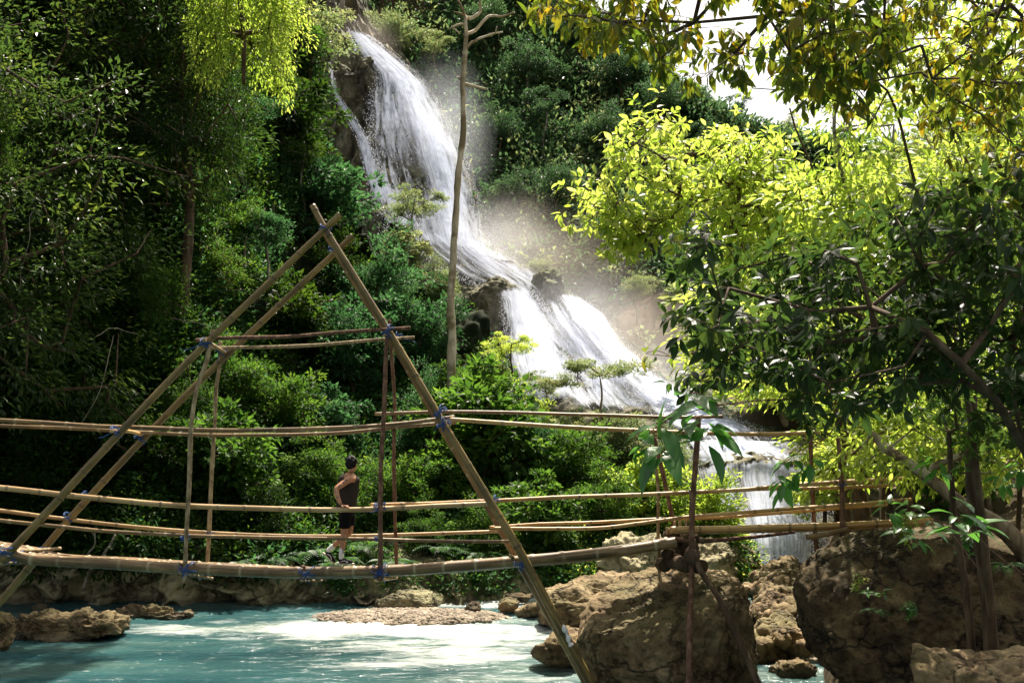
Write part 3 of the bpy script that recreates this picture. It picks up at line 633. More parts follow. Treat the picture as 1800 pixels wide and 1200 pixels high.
px_rock('brown rock wall piece left of the midstream boulder under the deck end', 1110, 985, 27.5, 120, 80, 2.5, 65, 'rockwall', cat='boulder', name='boulder', sub=6, rough=.16, fine=.05)
# rocks of the gully between the two big boulders
gul = [(1376, 1146, 19.5, 66, 42, 'smooth egg-shaped tan rock at the front of the gully between the boulders'), (1400, 1118, 21, 80, 30, 'flat pale rock behind the egg-shaped rock in the gully'),
       (1420, 1158, 19, 50, 34, 'white sunlit rock right of the egg-shaped rock'), (1352, 1135, 20.5, 34, 34, 'small pale rock squeezed against the midstream boulder'),
       (1395, 1185, 18, 80, 56, 'brown rock lowest in the gully with its foot in shadow'), (1372, 1030, 29, 70, 40, 'jagged reddish rock heap top at the foot of the near fall'),
       (1335, 1035, 27, 60, 14, 'long narrow rock left of the jagged heap'), (1415, 1045, 26, 46, 24, 'pale rock touching the edge of the dark boulder')]
for k, (x, y, Y, w_, h_, lb) in enumerate(gul):
    px_rock(lb, x, y, Y, w_, h_, w_*Y/F*.8, 70+k, 'rock' if k != 2 else 'pebble', 'rocks in the gully between the big boulders', sub=5, rough=.1 if k in (0, 1) else .2, fine=.02 if k == 0 else .045)
# low wall of weathered rocks along the far waterline
RW = empty('rock_wall', P(650, 1050, 26.3)); tag(RW, 'low wall of pale weathered rocks along the far waterline', 'rock wall'); rwm = [rock_mesh('rock_block', (.55, .45, .5), 200+k, M['rockwall'], 5, .2, .05, facets=7) for k in range(6)]; rr_ = np.random.default_rng(12)
for k in range(64):
    u = 150+k*13+rr_.random()*12; Yk = EYE*F/(float(footA(u))-HY)+.35+.5*rr_.random(); q = P(u, 0, Yk); q[2] = .0+.5*rr_.random()
    o = obj('rock_block', rwm[k % 6], RW); o.location = tuple(q-P(650, 1050, 26.3)); o.rotation_euler = (rr_.random()*6, rr_.random()*6, rr_.random()*6); a_ = .45+.45*rr_.random(); o.scale = (a_*1.2, a_, a_*(.7+.5*rr_.random()))
# loose rubble of the gully and pebbles of the gravel bar: nobody could count them
def scatter(name, n, fn, mat, label, seed, smin, smax):
    rng = np.random.default_rng(seed); v0, f0 = ICO[2 if n > 1000 else 3]; acc = Acc(); base_ = [v0*(1+.42*fbm(v0*1.5+k*9, k, 4))[:, None] for k in range(6)]
    for k in range(n):
        p, s = fn(rng); s *= smin+(smax-smin)*rng.random()**2.2; a = rng.random()*6.28; ca, sa = math.cos(a), math.sin(a)
        b = base_[k % 6]*np.array([1, .8, .6 if n > 1000 else .85])*s; b = np.stack([b[:, 0]*ca-b[:, 1]*sa, b[:, 0]*sa+b[:, 1]*ca, b[:, 2]], 1); acc.add(b+p, f0)
    return tag(obj(name, acc.build(name, M[mat], True)), label, kind='stuff')
def gz(rng):
    Y = 19+rng.random()*12; u = 1300+rng.random()*160
    return np.array([(u-CX)*Y/F, Y, -.75+(1.05)*float(sm(1-abs(u-1375)/110))+.12]), 1
scatter('rubble', 800, gz, 'rock', 'pale broken rubble filling the gully', 3, .05, .34)
def bar(rng):
    a = rng.random()*6.283; r = rng.random()**.5; x = -2.45+r*2.3*math.cos(a); y = 23.75+r*1.0*math.sin(a)
    return np.array([x, y, .17*math.sqrt(max(0, 1-(r*.97)**2))-.05]), 1
scatter('gravel', 3800, bar, 'pebble', 'pale pebbles heaped on the gravel bar', 4, .025, .1)
v, f = ICO[5]; q = v*np.array([2.35, 1.05, .16])+fbm(v*2, 3, 3)[:, None]*np.array([.2, .1, .02]); tag(obj('gravel_bar', mesh('gravel_bar', q, f, M['pebble'], True), None, (-2.45, 23.75, -.05)), kind='structure')
# ------------------------------------------------------------------ tree kinds
PR = {}
def ell(n, rng, c, r, shell=.35, zmin=None):
    d = nrm(rng.normal(size=(n*3, 3))); rad = (shell+(1-shell)*rng.random((n*3, 1)))
    p = d*rad*(.8+.55*fbm(d*1.9+rng.random()*50, 3, 3))[:, None]*np.array(r)+np.array(c)
    if zmin is not None: p = p[p[:, 2] > zmin]
    return p[:n]
def make_kind(name, seed, h, trunk, tr, targets, nl, R, L, droop=.25, aspect=.42, rtip=.012, flat=.55, outw=.7, ctr=None):
    rng = np.random.default_rng(seed); T = targets(rng)
    sk, _ = skeleton([np.array(p) for p in trunk], tr, T, rng, rtip)
    ctr = np.array(ctr if ctr is not None else T.mean(0)-np.array([0, 0, .2*h]))
    v, f, a = clump_leaves(T, ctr, nl, R*(.7+.6*rng.random(len(T))), L, rng, droop, outw, aspect, flat=flat)
    PR[name] = (mesh('crown', v, f, M['mid'], False, a), sk.build('trunk', M['bark'], True), h)
def pads(rng, k, c, r, n, zr):                      # separate flat foliage pads
    out = []
    for i in range(k):
        a = i*2.4+rng.random(); d = r*(.15+.85*rng.random()**.6); z = c+zr*(rng.random()-.5)*(1-.3*d/r); rr = r*(.3+.25*rng.random())
        q = rng.normal(size=(n, 3)); q = nrm(q)*rng.random((n, 1))**.5*np.array([rr, rr, rr*.5]); out.append(q+np.array([d*math.cos(a), d*math.sin(a), z]))
    return np.vstack(out)
for s, Lr, Ar in ((1, .15, .42), (2, .2, .5), (3, .27, .62)):
    make_kind(f'round{s}', 100+s, 4., [(0, 0, -.4), (.1, 0, .9), (.05, .1, 1.9), (0, 0, 2.7)], [.13, .11, .08, .05], lambda r: ell(95, r, (0, 0, 2.05), (2.0, 2.0, 1.85), .45, .15)*(1+(r.random((95, 1)) < .16)*.22)+r.normal(size=(95, 3))*.18, int(62*(.19/Lr)**1.2), .46, Lr, .3, Ar)
for s in (1, 2):
    make_kind(f'umbrella{s}', 110+s, 6., [(0, 0, -.5), (.2, 0, 1.5), (.1, .2, 3.2), (.3*s-.4, 0, 4.8)], [.12, .1, .08, .05], lambda r: pads(r, 9, 4.6, 2.6, 9, 2.4), 60, .5, .2, .15, flat=.35)
    make_kind(f'tall{s}', 120+s, 9., [(0, 0, -.5), (.25, .1, 2.5), (-.1, .1, 5), (.3, -.1, 7), (.25, 0, 8.3)], [.13, .11, .095, .07, .04], lambda r: ell(60, r, (.2, 0, 7.1), (1.9, 1.9, 1.9), .3)+r.normal(size=(60, 3))*.2, 58, .5, .19, .35)
    make_kind(f'light{s}', 130+s, 7., [(0, 0, -.5), (.2, .1, 1.8), (-.1, .1, 3.6), (.3, -.1, 5.4)], [.13, .1, .08, .05], lambda r: ell(120, r, (0, 0, 4.6), (2.7, 2.7, 2.5), .2)+r.normal(size=(120, 3))*.25, 42, .5, .17, .3)
def drape(r):
    out = []
    for i in range(26):
        a = r.random()*6.28; d = 2.1*r.random()**.5; z0 = 3.6+3*r.random()*(1-d/3.2); n = int(4+7*r.random())
        z = z0-np.arange(n)*.42; ok = z > (-.3 if i % 2 else .4); z = z[ok]; w = r.normal(size=(len(z), 2))*.1
        out.append(np.stack([d*math.cos(a)+w[:, 0], d*math.sin(a)+w[:, 1], z], 1))
    return np.vstack(out)
for s in (1, 2): make_kind(f'vine{s}', 140+s, 7., [(0, 0, .05), (.2, 0, 2), (.1, .2, 4), (0, 0, 6)], [.07, .1, .09, .05], drape, 60, .42, .16, .9, flat=1.2, outw=.35)
for s in (1, 2): make_kind(f'big{s}', 150+s, 10., [(0, 0, -.8), (.3, .1, 2.5), (0, .2, 5), (.3, 0, 8)], [.2, .17, .13, .07], lambda r: np.vstack([ell(150, r, (0, 0, 6.2), (4.3, 4.3, 3.6), .4), ell(40, r, (0, 0, 3.4), (3.6, 3.6, 1.8), .5)])+r.normal(size=(190, 3))*.3, 85, .72, .17, .45)
for s in (1, 2, 3): make_kind(f'far{s}', 160+s, 12., [(0, 0, -1), (.4, 0, 3), (0, .3, 6), (.2, 0, 9.5)], [.25, .2, .16, .08], lambda r: ell(75, r, (0, 0, 7.6), (4.6, 4.6, 4.3), .4, 2.2)+r.normal(size=(75, 3))*.4, 60, 1.15, .42, .2)
make_kind('fartall', 170, 16., [(0, 0, -1), (.6, 0, 5), (-.2, .3, 10), (.4, 0, 14)], [.22, .19, .15, .08], lambda r: pads(r, 9, 13, 4, 7, 5), 55, 1., .42, .15, flat=.4)
make_kind('giant', 155, 10., [(0, 0, -.8), (.3, .1, 2.), (0, .2, 4), (.3, 0, 7)], [.2, .17, .13, .08], lambda r: np.vstack([ell(290, r, (0, 0, 6.), (4.3, 4.3, 3.8), .5), ell(60, r, (0, 0, 3.2), (3.4, 3.4, 1.9), .5)])+r.normal(size=(350, 3))*.25, 120, .68, .105, .5)
BARK = {'b': 'bark', 'p': 'barkpale', 'm': 'barkmottle', 's': 'stick', 'd': 'barkdead'}
TREE_N = [0]
def place(kind, pos, height, label, cat='tree', group=None, mat='mid', bark='b', name=None, lean=0, sxy=1.):
    cm, tm, h = PR[kind]; s = height/h; TREE_N[0] += 1; rz = TREE_N[0]*2.399
    r = empty(name or ('bush' if cat in ('bush', 'shrub') else 'tree'), pos, rz, (s*sxy, s*sxy, s)); r.rotation_euler[0] = lean
    tag(r, label, cat, group)
    for n, me, m in (('crown', cm, M[mat]), ('trunk', tm, M[BARK[bark]])):
        o = obj(n, me, r); o.material_slots[0].link = 'OBJECT'; o.material_slots[0].material = m
    return r
def onA(u, py): Y = float(DA(u, py)); return world(np.array(float(u)), np.array(float(py)), np.array(Y)), Y
def onB(u, py): Y = float(DB(u, py)); return world(np.array(float(u)), np.array(float(py)), np.array(Y)), Y
GA = 'trees and bushes on the left hillside'
TA = [ # u, base py, height px, kind, leaves, bark, label, category
 (665, 625, 180, 'round1', 'blue', 'b', 'rounded blue-green leafy tree just right of the peak of the bamboo frame', 'tree'),
 (735, 665, 140, 'round2', 'blue', 'b', 'broad-leaved bush left of the dead trunk, above the crossbar ends', 'bush'),
 (855, 860, 200, 'round3', 'mid', 'b', 'big rounded bush at the foot of the dead trunk', 'bush'),
 (622, 700, 160, 'round2', 'blue', 'b', 'bush inside the bamboo triangle just under its peak', 'bush'),
 (765, 800, 130, 'round1', 'blue', 'b', 'dark bush behind the leaning pole where the top rails cross it', 'bush'),
 (728, 450, 110, 'umbrella1', 'olive', 'p', 'pale yellowish sapling in front of the thin left fall', 'sapling'),
 (708, 490, 80, 'round3', 'olive', 'b', 'sunlit mossy bush below the pale yellowish sapling', 'bush'),
 (540, 150, 160, 'round1', 'olive', 'b', 'light green tree at the cliff edge left of the very top of the fall', 'tree'),
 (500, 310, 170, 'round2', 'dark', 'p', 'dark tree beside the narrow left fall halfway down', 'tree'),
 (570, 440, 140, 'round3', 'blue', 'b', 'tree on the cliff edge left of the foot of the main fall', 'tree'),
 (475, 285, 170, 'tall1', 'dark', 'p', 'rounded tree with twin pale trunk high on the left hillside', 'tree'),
 (400, 330, 150, 'umbrella2', 'blue', 'p', 'flat-crowned tree left of the twin pale trunk', 'tree'),
 (530, 420, 170, 'tall2', 'dark', 'p', 'slim tree with a pale trunk above the left bamboo pole', 'tree'),
 (432, 560, 200, 'tall1', 'mid', 'p', 'slender tree with a long whitish trunk behind the left bamboo poles', 'tree'),
 (468, 600, 230, 'tall2', 'blue', 'p', 'tree with a bent white trunk seen between the two left poles', 'tree'),
 (385, 600, 180, 'light1', 'mid', 's', 'spreading green tree with forked pale branches left of the frame', 'tree'),
 (300, 430, 190, 'umbrella1', 'mid', 's', 'layered green tree at the right edge of the big dark canopy', 'tree'),
 (350, 480, 150, 'tall1', 'dark', 'p', 'thin pale-stemmed tree above the forked green tree', 'tree'),
 (245, 620, 230, 'vine1', 'mid', 'b', 'tree smothered in hanging vines left of the upper crossbar', 'tree'),
 (90, 640, 330, 'vine2', 'mid', 'b', 'tall vine-covered tree with bright tendrils near the left edge', 'tree'),
 (20, 820, 260, 'vine1', 'mid', 'b', 'vine-draped tree at the left edge above the top rails', 'tree'),
 (150, 830, 190, 'vine2', 'dark', 'b', 'dark vine-hung bush between the left edge and the leaning poles', 'bush'),
 (250, 900, 160, 'round2', 'dark', 'b', 'dark bush low behind the left poles', 'bush'),
 (60, 950, 150, 'round1', 'dark', 'b', 'almost black bush low at the left edge behind the rails', 'bush'),
 (400, 900, 170, 'round3', 'mid', 'b', 'green bush right behind the pale hanging posts', 'bush'),
 (410, 760, 150, 'round1', 'mid', 'b', 'bush in the left foot of the triangle under the crossbars', 'bush'),
 (500, 800, 140, 'round2', 'mid', 'b', 'low spreading bush in the middle of the bamboo triangle', 'bush'),
 (560, 900, 130, 'round1', 'mid', 'b', 'bush at shoulder height just left of the man', 'bush'),
 (470, 960, 110, 'round2', 'dark', 'b', 'dark bush above the deck left of the man', 'bush'),
 (585, 800, 110, 'round3', 'blue', 'b', 'blue-green bush over the head of the man', 'bush'),
 (690, 930, 120, 'round2', 'mid', 'b', 'bush behind the hanging posts right of the man', 'bush'),
 (770, 900, 110, 'round3', 'mid', 'b', 'bush under the top rails right of the hanging posts', 'bush'),
 (745, 985, 90, 'round1', 'mid', 'b', 'low bush just above the deck right of the man', 'bush'),
 (860, 985, 110, 'round2', 'mid', 'b', 'low bush left of where the leaning pole meets the deck', 'bush'),
 (960, 975, 130, 'round3', 'mid', 'b', 'bush right of where the leaning pole meets the deck', 'bush'),
 (930, 850, 120, 'round1', 'blue', 'b', 'bush crossed by the handrail right of the leaning pole', 'bush'),
 (1010, 880, 130, 'round2', 'mid', 'b', 'sunlit bush under the right top rails', 'bush'),
 (1060, 960, 130, 'round1', 'mid', 'b', 'leafy bush above the right end of the deck', 'bush'),
 (1130, 930, 120, 'round3', 'yell', 'b', 'bright bush behind the two thin posts at the deck end', 'bush'),
 (1240, 965, 130, 'round2', 'yell', 'b', 'bright bush at the left edge of the near fall', 'bush'),
 (1175, 860, 100, 'round1', 'olive', 'b', 'yellow-green bush left of the near fall lip', 'bush'),
 (1100, 830, 100, 'round2', 'olive', 'b', 'pale sunlit bush above the right top rails', 'bush'),
 (1010, 800, 70, 'round3', 'olive', 'b', 'pale bush on the crest left of the slim mist sapling', 'bush'),
 (925, 780, 95, 'round1', 'yell', 'b', 'bright bush on the crest right of the big rounded bush', 'bush'),
 (900, 680, 90, 'umbrella1', 'yell', 'b', 'yellow-leaved sapling under the overhanging mossy rock', 'sapling'),
 (1058, 765, 125, 'umbrella2', 'olive', 's', 'slim sapling with feathery crown in the mist before the right cascade', 'sapling'),
 (958, 745, 90, 'umbrella1', 'olive', 's', 'sparse sapling against the white foot of the bright jet', 'sapling'),
 (800, 730, 85, 'round2', 'mid', 'b', 'bush right behind the lower end of the dead trunk', 'bush'),
 (775, 540, 75, 'round1', 'olive', 'b', 'mossy bush on the ridge touching the dead trunk at mid height', 'bush'),
 (600, 560, 130, 'round1', 'dark', 'b', 'dark bush right behind the peak of the bamboo frame', 'bush'),
 (520, 640, 140, 'round3', 'dark', 'b', 'dark bush high inside the triangle beside the left poles', 'bush'),
 (330, 780, 150, 'vine1', 'mid', 'b', 'vine-covered bush left of the pale hanging posts', 'bush'),
 (520, 170, 150, 'far1', 'mid', 'b', 'tall dense tree at the top of the picture left of the fall', 'tree'),
 (450, 120, 150, 'far2', 'dark', 'b', 'dark tree at the top edge behind the bright hanging crown', 'tree'),
]
for u, py, hp, kd, lm, bk, lb, ct in TA:
    c, Y = onA(u, py); place(kd, c+np.array([0, 0, -.1]), hp*Y/F*1.12, lb, ct, GA, lm, bk)
# the great dark canopy over the left bank
GL = 'big trees overhanging the left bank'
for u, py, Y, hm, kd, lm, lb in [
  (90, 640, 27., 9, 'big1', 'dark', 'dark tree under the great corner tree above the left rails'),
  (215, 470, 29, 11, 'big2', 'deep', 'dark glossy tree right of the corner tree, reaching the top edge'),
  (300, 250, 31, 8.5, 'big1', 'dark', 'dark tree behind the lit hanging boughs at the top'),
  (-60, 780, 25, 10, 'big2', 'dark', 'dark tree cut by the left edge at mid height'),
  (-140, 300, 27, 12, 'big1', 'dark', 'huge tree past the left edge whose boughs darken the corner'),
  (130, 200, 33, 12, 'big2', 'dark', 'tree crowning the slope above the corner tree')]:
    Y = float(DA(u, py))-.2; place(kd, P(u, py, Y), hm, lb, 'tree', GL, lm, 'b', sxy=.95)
place('vine1', P(428, 150, 27.5), 5.2, 'bright yellow-green crown hanging into the top of the picture left of the fall', 'tree', GL, 'yell', 'b')
place('giant', np.array([-14.2, 24.2, 1.]), 15.5, 'biggest dark tree with glinting leaves filling the upper left corner', 'tree', GL, 'deep', 'b')
place('giant', np.array([-10.3, 31., 9.]), 14., 'lofty dark tree cut by the top edge left of the bright hanging crown', 'tree', GL, 'dark', 'b', sxy=.62)
place('light1', P(2, 420, 23), 3.6, 'bright green bough at the left edge below the corner', 'tree', GL, 'mid', 'b', sxy=.5)
for k, (x, y) in enumerate([(300, 60), (210, 40)]):
    pass
# back mountain
GB = 'trees on the mountain side behind the fall'
TB = [(700, 150, 130, 'far2', 'olive', 's', 'pale sunlit tree leaning over the top of the main fall'), (765, 175, 110, 'fartall', 'olive', 's', 'pale crooked tree with spreading boughs right of the fall top'),
 (620, 60, 90, 'far1', 'far', 'b', 'tree at the top edge above the fall lip'), (850, 120, 120, 'far3', 'far', 'b', 'dark tree just right of the dead tree top'), (930, 200, 130, 'far1', 'far', 'p', 'big dark tree on the mountain right of the dead trunk'),
 (1010, 130, 110, 'far2', 'far', 'b', 'tree on the skyline right of the dead tree crown'), (1090, 200, 120, 'far3', 'far', 'b', 'mountain tree below the hanging golden leaves'), (960, 290, 120, 'fartall', 'far', 'p', 'slanting pale trunk tree on the dark mountain side'),
 (1060, 300, 110, 'far1', 'far', 'b', 'mountain tree left of the bright tree'), (1160, 260, 120, 'far2', 'far', 'b', 'mountain tree over the bright tree top'), (880, 300, 110, 'far3', 'far', 'b', 'dark tree right of the main fall at mid height'),
 (900, 400, 100, 'far1', 'far', 'b', 'tree at the right foot of the main fall'), (980, 400, 110, 'far2', 'far', 'b', 'rounded mountain tree left of the bright tree tips'), (1060, 470, 90, 'far3', 'far', 'p', 'grey-leaved tree in the drifting mist'),
 (1140, 430, 100, 'far1', 'far', 'b', 'misty tree under the bright tree'), (1120, 560, 80, 'far2', 'olive', 'p', 'pale tree just above the mist of the right cascade'), (1200, 560, 90, 'far3', 'far', 'b', 'dark tree above the end of the right cascade'),
 (1085, 95, 60, 'far3', 'far', 'b', 'small crown breaking the skyline left of the white sky'), (1165, 165, 75, 'fartall', 'far', 'p', 'tall thin crown standing above the skyline behind the bright tree'), (1230, 215, 60, 'far2', 'far', 'b', 'low round crown on the falling skyline'), (1300, 245, 70, 'fartall', 'far', 'p', 'loose crown on the skyline in the sky gap'),
 (1385, 265, 60, 'far1', 'olive', 'b', 'pale crown at the low point of the skyline'),
 (1250, 300, 90, 'far1', 'far', 'b', 'skyline tree behind the bright tree'), (1340, 330, 80, 'far2', 'far', 'b', 'skyline tree at the white gap of sky'), (950, 520, 70, 'far3', 'olive', 'b', 'low tree at the misty foot of the mountain')]
for u, py, hp, kd, lm, bk, lb in TB:
    c, Y = onB(u, py); Y = Y-3; c = P(u, py, Y); place(kd, c, hp*Y/F*1.1, lb, 'tree', GB, lm, bk)

# ------------------------------------------------------------------ undergrowth and far forest as masses
def mass(name, n, fn, nl, L, mat, label, seed, R=.8, droop=.3, aspect=.42):
    rng = np.random.default_rng(seed); c, s = fn(rng, n); ctr = c+np.array([0, 4, -4.])
    v, f, a = clump_leaves(c, ctr, nl, R*s*(.6+.8*rng.random(len(c))), 1., rng, droop, .5, aspect, flat=.7)
    # leaf size follows the clump scale
    k = np.repeat(np.repeat(s, nl), 4); b = v.reshape(-1, 4, 3)[:, 0:1]; v = (b+(v.reshape(-1, 4, 3)-b)*L*k.reshape(-1, 4)[:, :1, None]).reshape(-1, 3)
    tag(obj(name, mesh(name, v, f, M[mat], False, a)), label, kind='stuff')
def fA(u0, u1, t0, t1, pw=1.):
    def g_(rng, n):
        u = u0+(u1-u0)*rng.random(n); t = t0+(t1-t0)*rng.random(n)**pw; py = footA(u)+(np.maximum(crestA(u), -260)-footA(u))*t
        Y = DA(u, py); d = fbm(np.stack([u/50, py/50, 0*u], -1), 71, 3); keep = d > -.55; c = world(u, py+it(u, [560, 640], [0, 14]), Y-.5-.9*np.maximum(0, d)*it(u, [560, 700], [1, .5])); s = (Y/34.)**.6*it(u, [580, 660], [1, .8])
        return c[keep], s[keep]
    return g_
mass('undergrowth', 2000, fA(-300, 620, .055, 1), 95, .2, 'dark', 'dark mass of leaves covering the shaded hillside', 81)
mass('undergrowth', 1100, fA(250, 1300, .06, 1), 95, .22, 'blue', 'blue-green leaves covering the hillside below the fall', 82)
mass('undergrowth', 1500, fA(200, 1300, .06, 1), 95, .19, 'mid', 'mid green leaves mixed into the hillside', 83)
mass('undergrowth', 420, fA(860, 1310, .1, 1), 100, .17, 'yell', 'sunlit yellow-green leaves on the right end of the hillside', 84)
mass('undergrowth', 200, fA(640, 900, .8, .97), 100, .17, 'olive', 'mossy pale plants along the ridge beside the fall', 85, R=.6)
mass('hanging_creepers', 520, fA(-200, 330, .2, .75), 80, .17, 'mid', 'creepers hanging over the left bank', 87, R=.6, droop=1.2)
def fB(u0, u1, p0, p1):
    def g_(rng, n):
        u = u0+(u1-u0)*rng.random(n); py = p0+(p1-p0)*rng.random(n); py = np.maximum(py, crestB(u)+2); Y = DB(u, py)
        # the misty foot of the slope stays half bare
        keep = (rng.random(n) < it(py, [300, 420, 520, 620, 760], [1, .5, .06, .06, .4])) ; c = world(u, py, Y-3-3*rng.random(n)); return c[keep], (Y/90.)[keep]
    return g_
mass('far_forest', 2300, fB(540, 1500, -60, 780), 70, .5, 'far', 'dark forest covering the mountain side behind the fall', 91, R=2.2)
mass('far_forest', 420, fB(700, 1400, -30, 640), 70, .5, 'olive', 'lighter crowns scattered in the mountain forest', 92, R=2.)
mass('far_forest', 700, fB(1400, 2600, 60, 700), 60, .55, 'mid', 'green forest on the mountain behind the right bank', 93, R=2.6)
# ------------------------------------------------------------------ right bank: things standing behind the boulders
GR = 'trees and bushes on the sunny right bank'
TR = [ # u, base py, Y, height m, kind, leaves, bark, label, cat
 (1480, 880, 30, 6.5, 'round1', 'yell', 'b', 'bright bush at the right end of the near fall behind the bridge posts', 'bush'),
 (1560, 870, 26, 3.6, 'round2', 'yell', 'b', 'sunlit bush behind the end of the right rails', 'bush'),
 (1640, 880, 24, 3.2, 'round3', 'mid', 'b', 'green bush above the dark boulder behind the leaning mottled trunk', 'bush'),
 (1740, 880, 23, 3.4, 'light1', 'yell', 'm', 'yellow-green small tree between the slim trunks at the right', 'tree'),
 (1830, 860, 22, 5.0, 'light2', 'yell', 'm', 'yellow-green tree at the right edge above the mottled trunk', 'tree'),
 (1440, 800, 36, 6., 'light1', 'yell', 's', 'airy bright tree behind the dark canopy above the near fall', 'tree'),
 (1530, 800, 33, 8., 'light2', 'yell', 's', 'tall bright tree rising behind the middle of the dark canopy', 'tree'),
 (1640, 800, 32, 9., 'light1', 'yell', 's', 'tall bright tree behind the right half of the dark canopy', 'tree'),
 (1750, 800, 30, 9.5, 'light2', 'olive', 's', 'pale green tree high at the right edge under the golden leaves', 'tree'),
 (1480, 700, 46, 7., 'light2', 'olive', 's', 'pale grey-green tree below the white gap of sky', 'tree'),
 (1580, 700, 44, 12., 'light1', 'yell', 's', 'tall thin-leaved tree against the sky right of the gap', 'tree'),
 (1700, 700, 42, 15., 'light2', 'olive', 's', 'tall airy tree with sky showing through its crown at the right', 'tree'),
 (1800, 700, 40, 15., 'light1', 'yell', 's', 'tall airy tree cut by the right edge', 'tree'),
 (1380, 700, 50, 7., 'round3', 'olive', 's', 'greyish tree on the slope right under the bright tree crown', 'tree'),
 (1450, 920, 31, 2.2, 'round2', 'yell', 'b', 'small glowing bush at the foot of the reddish bridge post', 'bush'),
 (1900, 900, 18, 6., 'light1', 'mid', 'm', 'tree past the right edge whose boughs enter the picture', 'tree'),
 (1400, 640, 55, 8., 'light1', 'mid', 's', 'green tree left of the slim dark-stemmed tree on the right slope', 'tree'),
]
for u, py, Y, h, kd, lm, bk, lb, ct in TR:
    q = P(u, py, Y); gz_ = float(it(Y, [5, 9, 12, 17, 22, 30, 42, 75], [.2, .25, .4, 1.5, 2.1, 2.6, 3.6, 7]))+max(0, q[0]-(1560-CX)*Y/F)*.22
    dz = max(0, min(q[2]-gz_, 4)); q[2] -= dz; place(kd, q, h+dz*1.0, lb, ct, GR, lm, bk)

def inpoly(x, y, poly):
    poly = np.array(poly, float); n = len(poly); r = np.zeros(len(x), bool); j = n-1
    for i in range(n):
        xi, yi = poly[i]; xj, yj = poly[j]; c = ((yi > y) != (yj > y)) & (x < (xj-xi)*(y-yi)/(yj-yi+1e-9)+xi); r ^= c; j = i
    return r
def psample(poly, n, Y, rng, clear=.0):
    a = np.array(poly, float); out = np.zeros((0, 3))
    while len(out) < n:
        x = a[:, 0].min()+np.ptp(a[:, 0])*rng.random(n*3); y = a[:, 1].min()+np.ptp(a[:, 1])*rng.random(n*3); ok = inpoly(x, y, a)
        if clear: ok &= fbm(np.stack([x/70, y/70, 0*x], -1), 77, 3) > clear-1
        x, y = x[ok], y[ok]; d = Y[0]+(Y[1]-Y[0])*rng.random(len(x)); out = np.vstack([out, np.stack([(x-CX)*d/F, d, EYE+(HY-y)*d/F], 1)])
    return out[:n]
def big_tree(name, label, trunk, tr, T, style, L, leaf, bark, seed, cat='tree', rtip=.006, twigs=3, m=6, tw=.22, nl=30, R=.4, aspect=.36, droop=.5, group=None, expo=.48, wob=.12, curl=.25):
    rng = np.random.default_rng(seed); trunk = [np.array(t_) for t_ in trunk]; trunk[0][2] = min(trunk[0][2], .9); r = empty(name, trunk[0]); tag(r, label, cat, group); o0 = np.array(trunk[0])
    sk, dr = skeleton([np.array(p) for p in trunk], tr, T, rng, rtip, wob=wob, expo=expo)
    if style == 'whorl':
        k = np.repeat(np.arange(len(T)), twigs); off = nrm(dr[k]*.6+rng.normal(size=(len(k), 3))*.8)*(tw*(.3+rng.random((len(k), 1)))); tips = T[k]+off
        v, f = edge_tubes(T[k], tips, np.full(len(k), rtip*.8), np.full(len(k), rtip*.5), 4); sk.add(v, f)
        v, f, a = whorls(tips, off+np.array([0, 0, .05]), m, L, rng, aspect, droop, True, curl)
        # a few leaves along the twigs
        v2, f2, a2 = whorls(T[k]*.5+tips*.5, off, 2, L*.9, rng, aspect, droop, True, curl)
        n0 = len(v); v = np.vstack([v, v2]); f = [f[0], f[1], f2[0]+n0, f2[1]+n0]; a = {'lv': np.concatenate([a['lv'], a2['lv']])}
    else:
        v, f, a = clump_leaves(T, T.mean(0), nl, np.full(len(T), R), L, rng, droop, .5, aspect, full=True, flat=.75, curl=curl)
    sv = np.concatenate(sk.v)-o0; sk.v = [sv]
    obj('trunk', sk.build('trunk', M[bark], True), r); obj('crown', mesh('crown', v-o0, f, M[leaf], False, a), r)
    return r
R_ = np.random.default_rng(99)
def W(pts): return [P(*p) for p in pts]
# dark canopy hanging in from the right
T1 = np.vstack([psample([(1135, 520), (1165, 445), (1250, 415), (1400, 420), (1560, 400), (1680, 385), (1850, 350), (2050, 380), (2050, 760), (1760, 760), (1690, 700), (1600, 700), (1540, 725), (1500, 735), (1430, 735), (1380, 710), (1320, 670), (1240, 685), (1185, 650), (1210, 600), (1150, 560)], 225, (6.8, 10.), R_),
                psample([(1200, 560), (1300, 480), (1600, 470), (1850, 450), (1850, 700), (1560, 690), (1300, 680)], 110, (7.4, 9.6), R_),
                psample([(1500, 370), (1800, 300), (2100, 250), (2100, 420), (1600, 430)], 50, (7, 9), R_)])
big_tree('canopy_tree', 'dark-leaved tree hanging over the river from the right with a curving bough', W([(2120, 1560, 8.6), (2010, 1150, 8.5), (1880, 930, 8.4), (1800, 790, 7.6), (1748, 700, 7.2), (1690, 640, 7.), (1630, 585, 7.), (1530, 540, 7.4)]), [.15, .12, .07, .046, .04, .034, .028, .02], T1, 'whorl', .155, 'deep', 'bark', 1, rtip=.004, twigs=3, m=6, tw=.26, aspect=.4)
